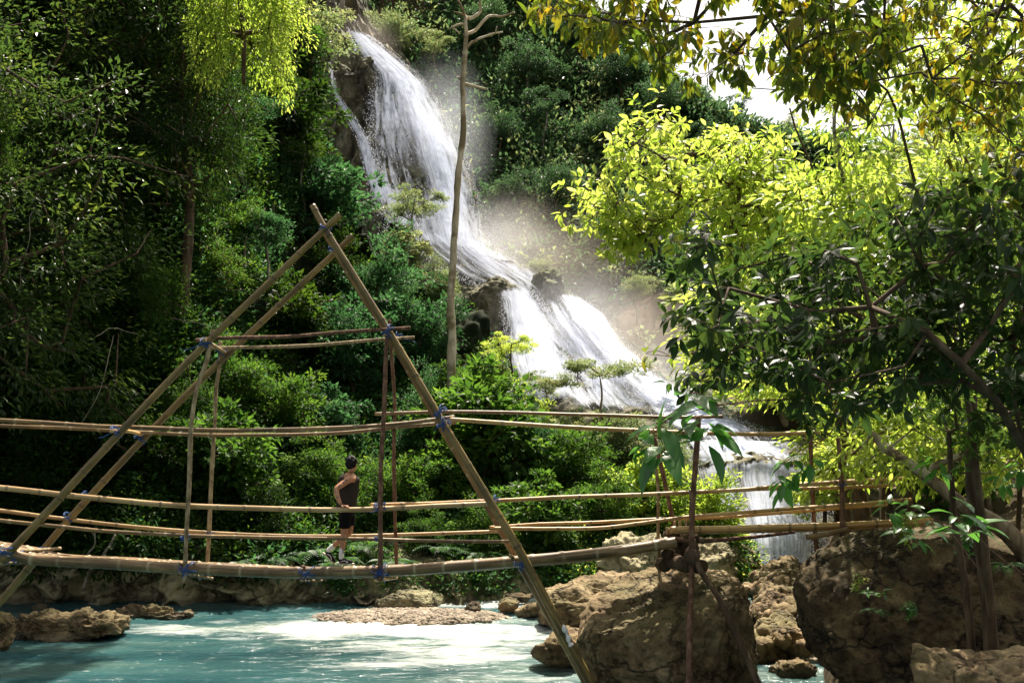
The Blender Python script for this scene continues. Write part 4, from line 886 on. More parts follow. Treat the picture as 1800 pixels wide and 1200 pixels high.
# golden boughs across the top, unseen crown added above the frame to cast shade
T2 = np.vstack([psample([(950, -20), (1000, -60), (1250, -90), (1560, -100), (1580, 40), (1540, 120), (1480, 150), (1400, 130), (1330, 95), (1270, 150), (1200, 120), (1120, 95), (1050, 70), (980, 30)], 170, (6.2, 8.2), R_, .5),
                psample([(1380, 60), (1560, 40), (1560, 170), (1440, 180), (1390, 140)], 30, (6.5, 8), R_),
                psample([(1560, -60), (1850, -60), (1850, 330), (1700, 300), (1620, 260), (1560, 160)], 120, (7, 10), R_, .75),
                psample([(1000, -100), (2000, -100), (2100, -900), (1100, -700)], 330, (6.2, 10.5), R_)])
big_tree('overhanging_tree', 'tree with drooping golden-green leaves whose boughs cross the top right of the picture', W([(2420, 1500, 8.2), (2330, 700, 8.0), (2180, 100, 7.8), (1850, -180, 7.5), (1523, -5, 7.2), (1460, 26, 7.1), (1350, 28, 7.0), (1220, 40, 7.0), (1130, 36, 6.9)]), [.22, .19, .14, .08, .032, .028, .02, .015, .01], T2, 'whorl', .12, 'gold', 'bark', 2, rtip=.0035, twigs=2, m=6, tw=.2, droop=1.1, aspect=.4)
# bright tree in full sun
T3 = np.vstack([psample([(1000, 350), (1030, 330), (1080, 260), (1130, 225), (1190, 205), (1260, 200), (1320, 235), (1370, 290), (1390, 370), (1380, 450), (1290, 430), (1200, 400), (1140, 410), (1080, 400), (1040, 370)], 120, (15, 17.8), R_, .75),
                psample([(1300, 290), (1380, 330), (1420, 440), (1300, 480), (1250, 420)], 30, (16, 18.5), R_), psample([(1060, 390), (1150, 380), (1130, 430), (1085, 425)], 14, (15.3, 16.3), R_)])
big_tree('bright_tree', 'tree with glowing yellow-green leaves reaching left over the mist, right of the fall', W([(1560, 905, 18.2), (1490, 760, 17.8), (1400, 560, 17.3), (1330, 470, 17.), (1290, 400, 16.8), (1270, 330, 16.6), (1245, 270, 16.5)]), [.11, .09, .07, .055, .045, .03, .02], T3, 'whorl', .17, 'yell', 'bark', 3, rtip=.008, twigs=5, m=6, tw=.5, aspect=.46, droop=.25, curl=.15)
# slim trees against the sky
T4 = psample([(1400, 60), (1560, 40), (1600, 250), (1560, 330), (1480, 330), (1440, 200)], 44, (12.5, 14.5), R_)
big_tree('slender_tree', 'slender pale-stemmed tree standing up against the white gap of sky', W([(1560, 900, 20), (1535, 600, 17.5), (1492, 345, 14), (1475, 290, 14), (1466, 230, 13.8), (1468, 150, 13.8), (1460, 60, 13.7)]), [.07, .055, .05, .045, .04, .03, .02], T4, 'clump', .13, 'yell', 'barkpale', 4, rtip=.006, nl=26, R=.38, droop=.3)
T4b = psample([(1240, 90), (1400, 40), (1560, 60), (1560, 230), (1480, 200), (1400, 215), (1330, 180), (1270, 150)], 34, (9.5, 11.5), R_)
big_tree('airy_tree', 'airy sapling whose few drooping leaves cross the white gap of sky', W([(1760, 1200, 12), (1700, 700, 11.5), (1610, 330, 11), (1560, 160, 10.6), (1480, 110, 10.4)]), [.06, .045, .03, .02, .01], T4b, 'whorl', .1, 'yell', 'bark', 14, rtip=.0035, twigs=2, m=5, tw=.2, droop=.8)
T5 = psample([(1360, 330), (1480, 310), (1540, 420), (1450, 470), (1360, 440)], 50, (14, 16), R_)
big_tree('slender_tree', 'thin dark-stemmed forked sapling left of the pale stem against the sky', W([(1500, 900, 20), (1470, 560, 17), (1452, 370, 15), (1430, 300, 14.8), (1398, 225, 14.8), (1388, 190, 14.7)]), [.07, .05, .04, .035, .025, .012], T5, 'clump', .14, 'yell', 'bark', 5, rtip=.006, nl=34, R=.42, droop=.3)
# more sunlit foliage between the dark canopy and the sky
T6 = np.vstack([psample([(1450, 330), (1620, 300), (1850, 250), (1850, 430), (1600, 460), (1450, 450)], 190, (13, 18), R_, .8), psample([(1560, 60), (1850, 0), (1850, 300), (1620, 300)], 55, (14, 18), R_, .9)])
big_tree('broad_tree', 'broad sunlit tree with a thick dark bough filling the right side above the dark canopy', W([(1900, 980, 16), (1850, 640, 15.6), (1700, 400, 15.4), (1730, 300, 15.3), (1780, 150, 15.3)]), [.28, .22, .1, .08, .05], T6, 'clump', .14, 'yell', 'bark', 6, rtip=.007, nl=40, R=.55, droop=.3)
T7 = np.vstack([psample([(1450, 780), (1600, 740), (1850, 720), (1850, 840), (1700, 860), (1600, 830), (1480, 840)], 90, (14.5, 18), R_, .8)])
big_tree('leaning_tree', 'tree with a thick mottled trunk leaning left over the dark boulder', W([(1920, 1080, 14.2), (1800, 965, 14.1), (1690, 885, 14.2), (1620, 830, 14.6), (1560, 790, 15), (1530, 760, 15.2)]), [.24, .2, .16, .12, .09, .06], T7, 'clump', .14, 'yell', 'barkmottle', 7, rtip=.007, nl=34, R=.4, droop=.4)
T_shade = np.vstack([psample([(1195, 560), (1260, 470), (1420, 440), (1500, 470), (1500, 700), (1330, 720), (1230, 700)], 75, (17.8, 20.5), R_, .9), psample([(1500, 440), (1850, 430), (1850, 740), (1500, 740)], 60, (15.5, 18.5), R_, .85)])  # tree added behind the canopy to throw shade on the boulders
big_tree('broad_tree', 'leafy tree added behind the dark boulder to shade the boulders, its sunlit leaves showing through the dark canopy', W([(1520, 960, 19.5), (1500, 800, 19.3), (1450, 680, 19.2), (1390, 600, 19)]), [.16, .13, .1, .07], T_shade, 'clump', .15, 'yell', 'bark', 10, rtip=.007, nl=36, R=.5, droop=.3)
T8 = psample([(1600, 700), (1720, 690), (1750, 800), (1640, 830)], 18, (11.4, 12.4), R_)
big_tree('slim_tree', 'slim upright trunk in front of the dark boulder, left one of the pair', W([(1712, 1190, 12.2), (1704, 1090, 12.2), (1690, 990, 12.2), (1676, 900, 12.1), (1668, 760, 12)]), [.06, .055, .045, .04, .03], T8, 'whorl', .13, 'mid', 'bark', 8, rtip=.005, twigs=2)
T9 = psample([(1640, 640), (1760, 640), (1780, 790), (1680, 800)], 18, (11.2, 12.2), R_)
big_tree('slim_tree', 'thicker upright trunk in front of the dark boulder, right one of the pair', W([(1748, 1200, 12), (1738, 1080, 12), (1722, 960, 11.9), (1705, 850, 11.8), (1712, 700, 11.8)]), [.1, .085, .065, .055, .04], T9, 'whorl', .13, 'mid', 'bark', 9, rtip=.005, twigs=2)
for k, (a, lb) in enumerate([([(1545, 880, 18.8), (1555, 800, 18.8), (1540, 700, 18.8)], 'thin bent trunk behind the rail ends'), ([(1590, 900, 18.8), (1600, 820, 18.8), (1570, 730, 18.8)], 'thin brown trunk right of the rail ends'), ([(1780, 900, 17), (1795, 800, 17), (1790, 700, 17)], 'dark stem near the right edge under the canopy')]):
    big_tree('slim_tree', lb, W(a), [.05, .042, .03], psample([(a[2][0]-60, 700), (a[2][0]+60, 700), (a[2][0]+60, 790), (a[2][0]-60, 790)], 12, (16, 17.5), R_), 'clump', .14, 'yell', 'bark', 20+k, rtip=.006, nl=30, R=.35)
# fresh sprigs close to the lens
def sprig(name, label, stem, rr, tips, L, leaf, seed, m=7, droop=.55, aspect=.38):
    rng = np.random.default_rng(seed); r = empty(name, P(*stem[0])); tag(r, label, 'branch', 'leafy sprigs hanging low at the right'); o0 = P(*stem[0])
    c = catmull(W(stem), .05); v, f, at = tube(c, np.linspace(rr, rr*.4, len(c)), 6); acc = Acc(); acc.add(v, f)
    tp = np.array([P(x, y, Y) for x, y, Y, *_ in tips]); ax = np.array([q[3:6] for q in tips], float)
    for t in tp:
        j = np.argmin(np.linalg.norm(c-t, axis=1)); j = max(0, j-4); cc = catmull([c[j], (c[j]+t)/2+[0, 0, .03], t], .05); v, f, _ = tube(cc, rr*.5, 5); acc.add(v, f)
    acc.v = [np.concatenate(acc.v)-o0]; obj('stem', acc.build('stem', M['stickred'], True), r)
    v, f, a = whorls(tp, ax, m, L, rng, aspect, droop, True, .35); obj('leaves', mesh('leaves', v-o0, f, M[leaf], True, a), r); return r
u3 = (0, -.1, 1)
sprig('leafy_sprig', 'sprig of large fresh leaves hanging in front of the rails at the deck end', [(1420, 700, 7.4), (1320, 705, 6.9), (1235, 718, 6.6), (1160, 742, 6.4)], .008, [(1158, 742, 6.4, -.2, -.2, 1), (1148, 762, 6.35, -.4, -.2, .5), (1240, 700, 6.5, 0, -.2, 1), (1212, 690, 6.6, -.2, 0, 1), (1255, 728, 6.5, .1, -.3, .6), (1125, 775, 6.35, -.6, -.2, .2)], .27, 'sprig', 1)
sprig('leafy_sprig', 'leaf fan poking left out of the dark canopy over the brown mist', [(1260, 600, 8), (1200, 625, 7.8), (1135, 622, 7.7)], .006, [(1135, 620, 7.7, -.6, 0, .4), (1180, 625, 7.8, -.5, 0, .5)], .15, 'gold', 2, m=6)
sprig('leafy_sprig', 'sprig of long drooping leaves crossing the top rail at the reddish post', [(1500, 700, 7.6), (1460, 760, 7.3), (1430, 785, 7.2), (1422, 800, 7.2)], .006, [(1425, 795, 7.2, 0, -.2, .6), (1385, 800, 7.3, -.3, -.1, .5), (1360, 830, 7.3, -.3, 0, .3)], .19, 'sprig', 3, m=7, droop=.9)
sprig('leafy_sprig', 'rosette of big lit leaves in front of the two slim trunks', [(1800, 1010, 9.2), (1735, 960, 9.1), (1685, 900, 9)], .007, [(1680, 895, 9, -.1, -.3, 1), (1715, 905, 9, .2, -.2, .8)], .3, 'sprig', 4, m=8, droop=.35)
sprig('leafy_sprig', 'spray of lit leaves above the top of the dark boulder', [(1720, 1000, 10.5), (1660, 925, 10.4), (1600, 890, 10.3), (1560, 880, 10.2)], .007, [(1560, 878, 10.2, -.3, -.2, .8), (1598, 885, 10.3, 0, -.2, 1), (1640, 905, 10.3, .1, -.2, 1), (1585, 920, 10.2, -.1, -.3, .6), (1615, 935, 10.3, 0, -.3, .5)], .2, 'sprig', 5, m=7)
sprig('leafy_sprig', 'sprig of shiny leaves under the canopy near the right edge', [(1830, 700, 8.6), (1790, 800, 8.6), (1760, 830, 8.6)], .007, [(1760, 830, 8.6, -.2, -.2, .8), (1800, 815, 8.6, 0, -.2, 1), (1650, 800, 8.9, 0, -.2, 1)], .2, 'sprig', 6, m=7, droop=.7)
# small plants on the dark boulder and low ferns
def tuft(name, label, pos, n, L, leaf, seed, fern=False, cat='plant', group=None):
    rng = np.random.default_rng(seed); r = empty(name, pos); tag(r, label, cat, group)
    if fern:
        V = Acc(); S = Acc()
        for k in range(n):
            a = k*2.4+rng.random()*.5; el = .5+.5*rng.random(); ln = L*(.7+.5*rng.random()); t = np.linspace(0, 1, 14)
            c = np.stack([np.cos(a)*t*ln*math.cos(el*.8), np.sin(a)*t*ln*math.cos(el*.8), ln*(math.sin(el)*t-.75*t*t)], 1)
            v, f, _ = tube(c, np.linspace(.006, .002, 14), 4); S.add(v, f)
            T, N, B = frames(c); side = nrm(np.cross(T, [0, 0, 1.])); w = np.sin(np.pi*np.clip(t*.9+.1, 0, 1))*ln*.24
            for sg in (1, -1):
                d = nrm(side*sg+T*.5+np.array([0, 0, -.1])); v, f, aa = leaf_batch(c[1:], d[1:], np.tile([0, 0, 1.], (13, 1)), w[1:]+.01, ln*.06, rng, False, .1); V.add(v, f, aa)
        obj('fronds', V.build('fronds', M[leaf], False), r); obj('stem', S.build('stem', M[leaf], True), r)
    else:
        tips = rng.normal(size=(n, 3))*np.array([.16, .1, .16])*L*5+np.array([0, -.05, .05]); v, f = edge_tubes(np.zeros((n, 3))+[0, .1, -.05], tips, np.full(n, .006), np.full(n, .003), 4)
        obj('stem', mesh('stem', v, f, M['stickred']), r); v, f, a = whorls(tips, tips+[0, -.2, .3], 6, L, rng, .4, .4, True); obj('leaves', mesh('leaves', v, f, M[leaf], False, a), r)
    return r
tuft('boulder_plant', 'five-fingered pale seedling on the face of the dark boulder', P(1545, 1050, 12.95), 2, .14, 'sprig', 1)
tuft('boulder_plant', 'small bushy plant with tiny pale leaves right of the seedling on the dark boulder', P(1600, 1078, 12.9), 26, .055, 'sprig', 2)
tuft('fern', 'little fern below the seedling on the dark boulder', P(1535, 1075, 12.95), 7, .26, 'fern', 3, True, 'fern')
tuft('boulder_plant', 'clump of small leaves on the top left of the dark boulder', P(1505, 1025, 13.1), 12, .06, 'yell', 4)
tuft('fern', 'fern hanging at the shaded right side of the dark boulder', P(1770, 1000, 12.2), 8, .4, 'fern', 5, True, 'fern')
tuft('boulder_plant', 'leafy weeds along the top of the dark boulder beside the bridge end', P(1590, 930, 14.2), 16, .11, 'yell', 6)
tuft('boulder_plant', 'tuft of weeds between the slim trunks on the dark boulder', P(1700, 950, 13), 12, .1, 'sprig', 7)
for k, (u, py, lb) in enumerate([(505, 975, 'fern on the bank under the handrails left of the man'), (610, 985, 'fern behind the feet of the man'), (650, 955, 'fern right behind the knees of the man'), (700, 985, 'fern right of the hanging posts'), (780, 960, 'fern between the hanging posts and the leaning pole'), (840, 968, 'fern just left of the leaning pole above the deck'), (430, 985, 'fern above the deck behind the pale posts'), (560, 965, 'fern left of the calves of the man')]):
    c, Y = onA(u, py+10); tuft('fern', lb, c+np.array([0, -1.2, .1]), 12, 1.0, 'fern', 30+k, True, 'fern', 'ferns along the far bank')
# dead tree
DTY = 35.
dt = empty('dead_tree', P(792, 800, DTY)); tag(dt, 'tall bare dead trunk with a few broken branches in front of the main fall', 'dead tree'); o0 = P(792, 800, DTY)
tp = W([(x_, y_, DTY) for x_, y_ in [(792, 800), (793, 620), (795, 500), (800, 380), (808, 290), (815, 230), (813, 150), (818, 90), (820, 28)]]); tr_ = np.array([.175, .15, .155, .135, .12, .11, .1, .085, .065])
c = catmull(tp, .15); rr = np.interp(np.linspace(0, 1, len(c)), np.linspace(0, 1, 9), tr_)*(1+.13*vnoise(c*2.2, 3)); v, f, _ = tube(c+fbm(c*.9, 7, 3)[:, None]*.05-o0, rr, 12)
obj('trunk', mesh('trunk', v, f, M['barkdead'], True), dt)
for bp, r0 in [([(820, 30), (832, 30), (843, 18), (842, -8)], .07), ([(818, 32), (812, 12), (800, -4)], .06), ([(818, 42), (795, 50), (790, 54)], .045), ([(816, 62), (840, 45), (862, 25), (880, 28), (905, 23)], .065), ([(812, 92), (835, 72), (860, 62), (884, 58)], .06), ([(871, 60), (875, 48)], .03), ([(818, 28), (800, 25)], .05), ([(814, 147), (835, 152), (858, 158)], .075), ([(812, 140), (802, 134)], .05), ([(808, 60), (795, 48)], .03)]:
    c = catmull([P(x, y, DTY) for x, y in bp], .1); c = c+fbm(c*1.5, 8, 3)[:, None]*np.array([.04, .3, .05]); v, f, _ = tube(c-o0, np.linspace(r0, r0*.45, len(c)), 8); obj('branch', mesh('branch', v, f, M['barkdead'], True), dt)
# lianas and bare stems
def stem(name, label, pts, r, mat, cat='liana', group=None, wob=.05):
    c = catmull(W(pts), .15); o0 = c[0].copy(); c = c+np.stack([fbm(c*1.3+k*9, 5, 3) for k in range(3)], 1)*wob*2; v, f, _ = tube(c-o0, np.linspace(r, r*.6, len(c)), 6)
    return tag(obj(name, mesh(name, v, f, M[mat], True), None, o0), label, cat, group)
for pts, lb in [([(195, 590, 24), (180, 680, 24), (150, 730, 24), (140, 745, 24)], 'thin liana swinging above the top rails at the left'), ([(165, 590, 24), (200, 575, 24.5), (240, 585, 25)], 'thin creeping stem across the dark trees at the left'),
                ([(60, 365, 23), (50, 440, 23), (35, 520, 23)], 'liana hanging near the left edge'), ([(300, 560, 28), (340, 565, 28), (372, 578, 28)], 'bare pale twig left of the upper crossbar end')]:
    stem('liana', lb, pts, .009, 'barkpale', group='lianas on the left bank')
for pts, lb, r in [([(150, 1035, 25.4), (165, 1000, 25), (205, 940, 24.6)], 'slanting branch sticking out of the dark left bank', .05), ([(130, 1010, 25), (160, 960, 24.8), (170, 935, 24.6)], 'thin dead branch on the dark left bank', .03),
                   ([(600, 8, 80), (596, 40, 80), (605, -30, 80)], 'pale bare trunk at the top edge left of the fall lip', .28)]:
    stem('dead_branch' if r < .1 else 'bare_tree', lb, pts, r, 'barkpale', 'branch' if r < .1 else 'trunk')
for k, (pts, lb) in enumerate([([(358, 480, 38), (352, 420, 38), (365, 370, 38)], 'forked whitish stem left of the slender whitish trunk'), ([(418, 470, 40), (420, 380, 40), (423, 320, 40)], 'straight white stem above the left poles'),
    ([(478, 560, 41), (470, 480, 41), (480, 420, 41), (482, 360, 41)], 'long crooked white stem between the two left poles'), ([(447, 540, 41), (452, 470, 41), (456, 400, 41), (447, 380, 41)], 'white stem with a bent top left of the long crooked one'),
    ([(462, 250, 50), (472, 180, 50), (492, 90, 50)], 'pale leaning trunk high at the top left of the fall'), ([(935, 250, 105), (950, 190, 105), (965, 140, 105)], 'pale slanting stem on the dark mountain'),
    ([(862, 300, 98), (860, 230, 98), (862, 180, 98)], 'short straight stem right of the dead trunk'), ([(745, 870, 37), (755, 790, 37)], 'thin stem in the shade right of the hanging posts'), ([(840, 860, 35), (865, 760, 35)], 'thin slanting stem under the right top rails'),
    ([(884, 880, 35), (888, 770, 35)], 'thin upright stem under the right top rails'), ([(900, 850, 35), (935, 775, 35)], 'thin stem leaning right under the right top rails')]):
    stem('bare_tree', lb, pts, .07 if pts[0][2] < 60 else .2, 'barkpale', 'bare tree', 'pale bare trees in the forest', .08)
# ------------------------------------------------------------------ the bamboo footbridge
YF, YR = 16., 17.3
BR = empty('bamboo_footbridge', P(650, 1005, 16.6)); tag(BR, 'bamboo pole footbridge with a tall lashed triangular frame crossing the river', 'footbridge')
B0 = P(650, 1005, 16.6)
def pole(name, pts, r, mat, node=.45, r1=None, seed=0, wob=.012, hollow=True, seg=12, parent=None):
    pts = [P(*p) for p in pts]; c = catmull(pts, .035); n = len(c); r1 = r if r1 is None else r1
    L = np.concatenate([[0], np.cumsum(np.linalg.norm(np.diff(c, axis=0), axis=1))])
    c = c+np.stack([fbm(np.stack([L*.5, L*0+k*7+seed, L*0], -1), 5, 2) for k in range(3)], 1)*wob
    rad = np.linspace(r, r1, n); ring = np.zeros(n)
    if node:
        rng = np.random.default_rng(seed+1000); x = rng.random()*node; ks = []
        while x < L[-1]: ks.append(x); x += node*(.85+.3*rng.random())
        for q in ks:
            d = (L-q); rad = rad*(1+.15*np.exp(-(d/.018)**2)-.03*np.exp(-((d-.035)/.02)**2)); ring = np.maximum(ring, np.exp(-((d-.004)/.013)**2))
            dd = L-q
    else: rad = rad*(1+.12*fbm(np.stack([L*2, L*0+seed, L*0], -1), 6, 3))
    v, f, at = tube(c-B0, rad, seg, True, hollow and node > 0)
    rg = np.repeat(ring, seg); at['ring'] = np.concatenate([rg, np.zeros(len(v)-len(rg))])
    at['tl'] = at['tl']+seed*3.7
    f3 = [a for a in f if a.shape[1] == 3]; f4 = [a for a in f if a.shape[1] == 4]
    return obj(name, mesh(name, v, f4+f3, M[mat], True, at), parent or BR)
def px(w): return w*16/F/2*.83       # pixel width at the bridge -> radius
# triangular frame
pole('frame_pole', [(-271, 1262, YF), (0, 985, YF), (205, 765, YF), (365, 603, YF), (575, 400, YF), (598, 378, YF)], px(19), 'bam_green', .5, px(13), 1)
pole('frame_pole', [(-170, 1230, YR), (0, 1059, YR), (117, 918, YR), (254, 769, YR), (397, 627, YR), (585, 447, YR), (620, 413, YR)], px(18), 'bam_green', .5, px(13.5), 2)
pole('frame_pole', [(548, 362, YF+.17), (575, 410, YF+.15), (690, 592, YF+.1), (778, 745, YF), (860, 880, YF-.16), (922, 985, YF-.2), (1060, 1240, YF-.1)], px(13.5), 'bam_green', .52, px(20), 3)
pole('frame_pole', [(564, 400, YR-.2), (633, 514, YR-.2), (672, 573, YR-.25), (771, 741, YR-.3), (856, 886, YR-.3), (1038, 1215, YR-.2)], px(13), 'bam_brown', .5, px(16), 4)
# upper crossbars and cross stick
pole('crossbar', [(345, 599, YF+.1), (400, 594, YF+.1), (500, 590, YF+.1), (600, 582, YF), (722, 576, YF-.02)], px(8), 'stickred', 0, px(7.5), 5, .02)
pole('crossbar', [(372, 613, YR-.2), (450, 610, YR-.2), (550, 604, YR-.2), (650, 597, YR-.1), (728, 592, YR-.1)], px(8), 'stick', 0, px(7.5), 6, .02)
pole('cross_stick', [(360, 597, YF-.12), (378, 607, 16.6), (398, 622, YR+.1)], px(8), 'stick', 0, None, 7)
pole('cross_stick', [(674, 588, YF-.05), (690, 592, 16.6), (702, 594, YR)], px(6), 'stick', 0, None, 8)
pole('cross_stick', [(198, 757, YF-.12), (225, 757, 16.6), (254, 766, YR+.05)], px(8), 'bam_gold', 0, None, 9)
# hanging posts
pole('hanging_post', [(373, 573, YF-.05), (369, 596, YF-.05), (364, 630, YF-.08), (347, 682, YF-.1), (338, 745, YF-.12), (334, 830, YF-.13), (326, 930, YF-.14), (319, 1022, YF-.12)], px(9), 'stick', 0, px(10), 10, .05)
pole('hanging_post', [(388, 603, YR-.05), (387, 640, YR), (380, 690, YR), (377, 760, YR), (371, 880, YR), (364, 1002, YR), (363, 1012, YR)], px(8.5), 'stick', 0, px(9), 11, .05)
pole('hanging_post', [(684, 588, YF+.06), (681, 640, YF-.05), (676, 740, YF-.15), (669, 850, YF-.16), (665, 1018, YF-.14)], px(8), 'stickred', 0, px(11), 12, .03)
pole('hanging_post', [(687, 563, YR), (689, 605, YR), (692, 710, YR), (690, 800, YR), (694, 998, YR)], px(8), 'stickred', 0, px(9), 13, .03)
# rails of the left part
pole('top_rail', [(-520, 695, YF+.1), (-140, 728, YF+.18), (0, 738, YF+.18), (150, 748, YF+.2), (240, 752, YF+.2), (400, 757, YF+.12), (600, 751, YF+.1), (700, 744, YF+.2), (800, 733, YF+.3)], px(9), 'bam_brown', .42, None, 14)
pole('top_rail', [(-520, 715, YR-.2), (-100, 745, YR-.2), (0, 748, YR-.2), (150, 754, YR-.2), (262, 760, YR-.15), (400, 764, YR-.15), (600, 760, YR-.12), (700, 751, YR-.1), (802, 743, YR)], px(8.5), 'bam_brown', .45, None, 15)
pole('top_rail', [(660, 727, YR-.12), (780, 724, YR-.12), (900, 726, YR-.1), (1050, 730, YR-.1), (1180, 733, YR-.1), (1270, 731, YR-.1)], px(8), 'bam_brown', .42, None, 16)
pole('top_rail', [(790, 737, YF+.15), (900, 744, YF+.1), (1050, 752, YF+.1), (1200, 760, YF+.1), (1330, 763, YF+.1), (1440, 759, YF+.1)], px(9), 'bam_gold', .42, None, 17)
pole('handrail', [(-520, 800, YF+.05), (-140, 845, YF+.05), (0, 857, YF+.05), (150, 874, YF+.03), (300, 886, YF), (450, 892, YF), (600, 894, YF-.02), (700, 892, YF), (780, 888, YF+.02), (872, 884, YF+.05)], px(13.5), 'bam_tan', .5, px(10), 18)
pole('handrail', [(651, 888, YF+.12), (760, 885, YF+.14), (860, 880, YF+.12), (1000, 873, YF+.1), (1150, 868, YF+.1), (1300, 861, YF+.1), (1400, 853, YF+.1), (1590, 842, YF+.1)], px(8.5), 'bam_gold', .42, px(9.5), 19)
pole('handrail', [(1235, 866, YF+.25), (1350, 859, YF+.27), (1450, 858, YF+.27), (1572, 852, YF+.27)], px(8), 'bam_gold', .42, None, 20)
pole('middle_rail', [(-520, 850, YF), (-140, 897, YF), (0, 914, YF), (100, 925, YF), (200, 934, YF), (350, 942, YF), (500, 945, YF), (650, 947, YF), (780, 950, YF+.05), (895, 951, YF+.05)], px(9), 'bam_brown', .4, px(7), 21)
pole('middle_rail', [(-520, 835, YR), (-140, 880, YR), (0, 896, YR), (100, 909, YR), (250, 927, YR), (400, 938, YR), (600, 942, YR), (750, 938, YR), (885, 932, YR)], px(10), 'bam_tan', .5, px(8), 22)
pole('middle_rail', [(868, 929, YF+.1), (950, 930, YF+.1), (1050, 928, YF+.1), (1120, 920, YF+.1), (1210, 908, YF+.1), (1300, 901, YF+.1), (1400, 893, YF+.1), (1480, 888, YF+.1), (1600, 878, YF+.1)], px(8), 'bam_gold', .4, None, 23)
pole('middle_rail', [(862, 926, YR), (950, 920, YR), (1050, 917, YR), (1150, 912, YR), (1260, 909, YR), (1400, 899, YR), (1560, 886, YR)], px(7.5), 'bam_gold', .4, None, 24)
# deck of the left part: thick culms side by side
deck = [(-520, 905), (-140, 950), (0, 970), (60, 984), (200, 993), (300, 999), (400, 1004), (550, 1008), (700, 1003), (850, 992), (1000, 979), (1100, 968), (1192, 954)]
for k in range(5):
    Y = YF+.06+.27*k; pts = []
    for x, y in deck:
        q = P(x, y, YF)-np.array([0, 0, .028*k]); pts.append(((q[0]*F/Y)+CX, HY-(q[2]-EYE)*F/Y, Y))
    if k in (1, 3): pts = pts[:-1]+[(pts[-1][0]-12, pts[-1][1], Y)]
    pole('deck_culm', pts, px(24 if k == 0 else 21), 'bam_deck', .48, px(23), 30+k, .02)
# deck of the right part
for k in range(5):
    Y = YF+.05+.25*k; s = YF/Y; f_ = lambda x, y: (CX+(x-CX)*s, HY+(y-HY)*s+2.6*k, Y)
    pole('deck_culm', [f_(1189+(k % 2)*5, 931), f_(1300, 930), f_(1450, 926), f_(1640, 918)], px(16), 'bam_gold' if k < 2 else 'bam_tan', .45, px(17), 40+k)
for k in range(4): pole('deck_block', [(1186+10*k, 917, YR-.3), (1186+10*k, 922, YR)], px(7), 'bam_tan', 0, None, 46+k)
pole('support_beam', [(1180, 945, YF+.15), (1225, 950, YF+.15), (1320, 943, YF+.15), (1396, 934, YF+.15)], px(10), 'stickred', 0, px(7), 50)
pole('support_beam', [(1418, 943, YF-.1), (1450, 938, YF-.1), (1490, 929, YF-.1)], px(12), 'bam_brown', .4, px(11), 51)
pole('support_beam', [(1176, 938, YR), (1205, 936, 16.6), (1235, 950, YF-.15)], px(14), 'bark', 0, None, 52)
# sleepers tied across the deck
def at_deck(x, y, off=0): return y
pole('sleeper', [(-20, 968, YF-.2), (40, 966, 16.2), (108, 962, YR)], px(8), 'stick', 0, None, 53, .03)
pole('sleeper', [(-20, 990, YF-.2), (30, 987, 16.3), (75, 983, YR)], px(7), 'stick', 0, None, 54, .03)
pole('sleeper', [(314, 990, YF-.22), (340, 992, 16.6), (374, 997, YR+.2)], px(6.5), 'stick', 0, None, 55, .02)
pole('sleeper', [(316, 1007, YF-.22), (345, 1013, 16.6), (374, 1018, YR+.2)], px(6.5), 'stick', 0, None, 56, .02)
pole('sleeper', [(528, 995, YF-.2), (545, 998, 16.5), (556, 1000, 16.9)], px(5.5), 'stickred', 0, None, 57, .02)
pole('sleeper', [(530, 1021, YF-.2), (545, 1021, 16.5), (566, 1021, 17)], px(4.5), 'stick', 0, None, 58, .02)
pole('sleeper', [(655, 998, YF-.24), (680, 994, 16.6), (712, 993, YR+.1)], px(6.5), 'stickred', 0, None, 59, .02)
pole('sleeper', [(660, 1019, YF-.24), (680, 1018, 16.6), (700, 1016, YR)], px(6), 'bam_gold', 0, None, 60, .02)
pole('sleeper', [(898, 978, YF-.25), (915, 986, 16.6), (926, 990, YR-.2)], px(8), 'stick', 0, None, 61, .02)
# standing posts of the right part
pole('standing_post', [(1224, 733, YF-.05), (1219, 860, YF-.08), (1216, 990, YF-.12), (1211, 1110, YF-.6), (1209, 1250, YF-.75)], px(11), 'stickred', 0, px(14), 62, .03)
pole('prop', [(1219, 950, YF-.1), (1230, 1000, YF-.3), (1262, 1050, YF-.65), (1300, 1130, YF-.8), (1352, 1245, YF-1.)], px(13), 'bark', 0, px(15), 63, .03)
pole('standing_post', [(1146, 785, YR+.1), (1158, 830, YR+.1), (1160, 900, YR+.1), (1160, 990, YR+.1), (1164, 1040, YR-.1)], px(8), 'stick', 0, None, 64, .05)
pole('standing_post', [(1152, 770, YR), (1166, 830, YR-.1), (1178, 890, YR-.1), (1186, 925, YR-.1)], px(9), 'stickred', 0, px(11), 65, .03)
pole('standing_post', [(1424, 752, YR), (1428, 860, YR), (1434, 950, YR), (1442, 1000, YR-.2)], px(10), 'stickred', 0, px(11), 66, .02)
pole('standing_post', [(1474, 770, YF), (1481, 860, YF), (1482, 990, YF-.1)], px(9), 'stickred', 0, px(11), 67, .02)
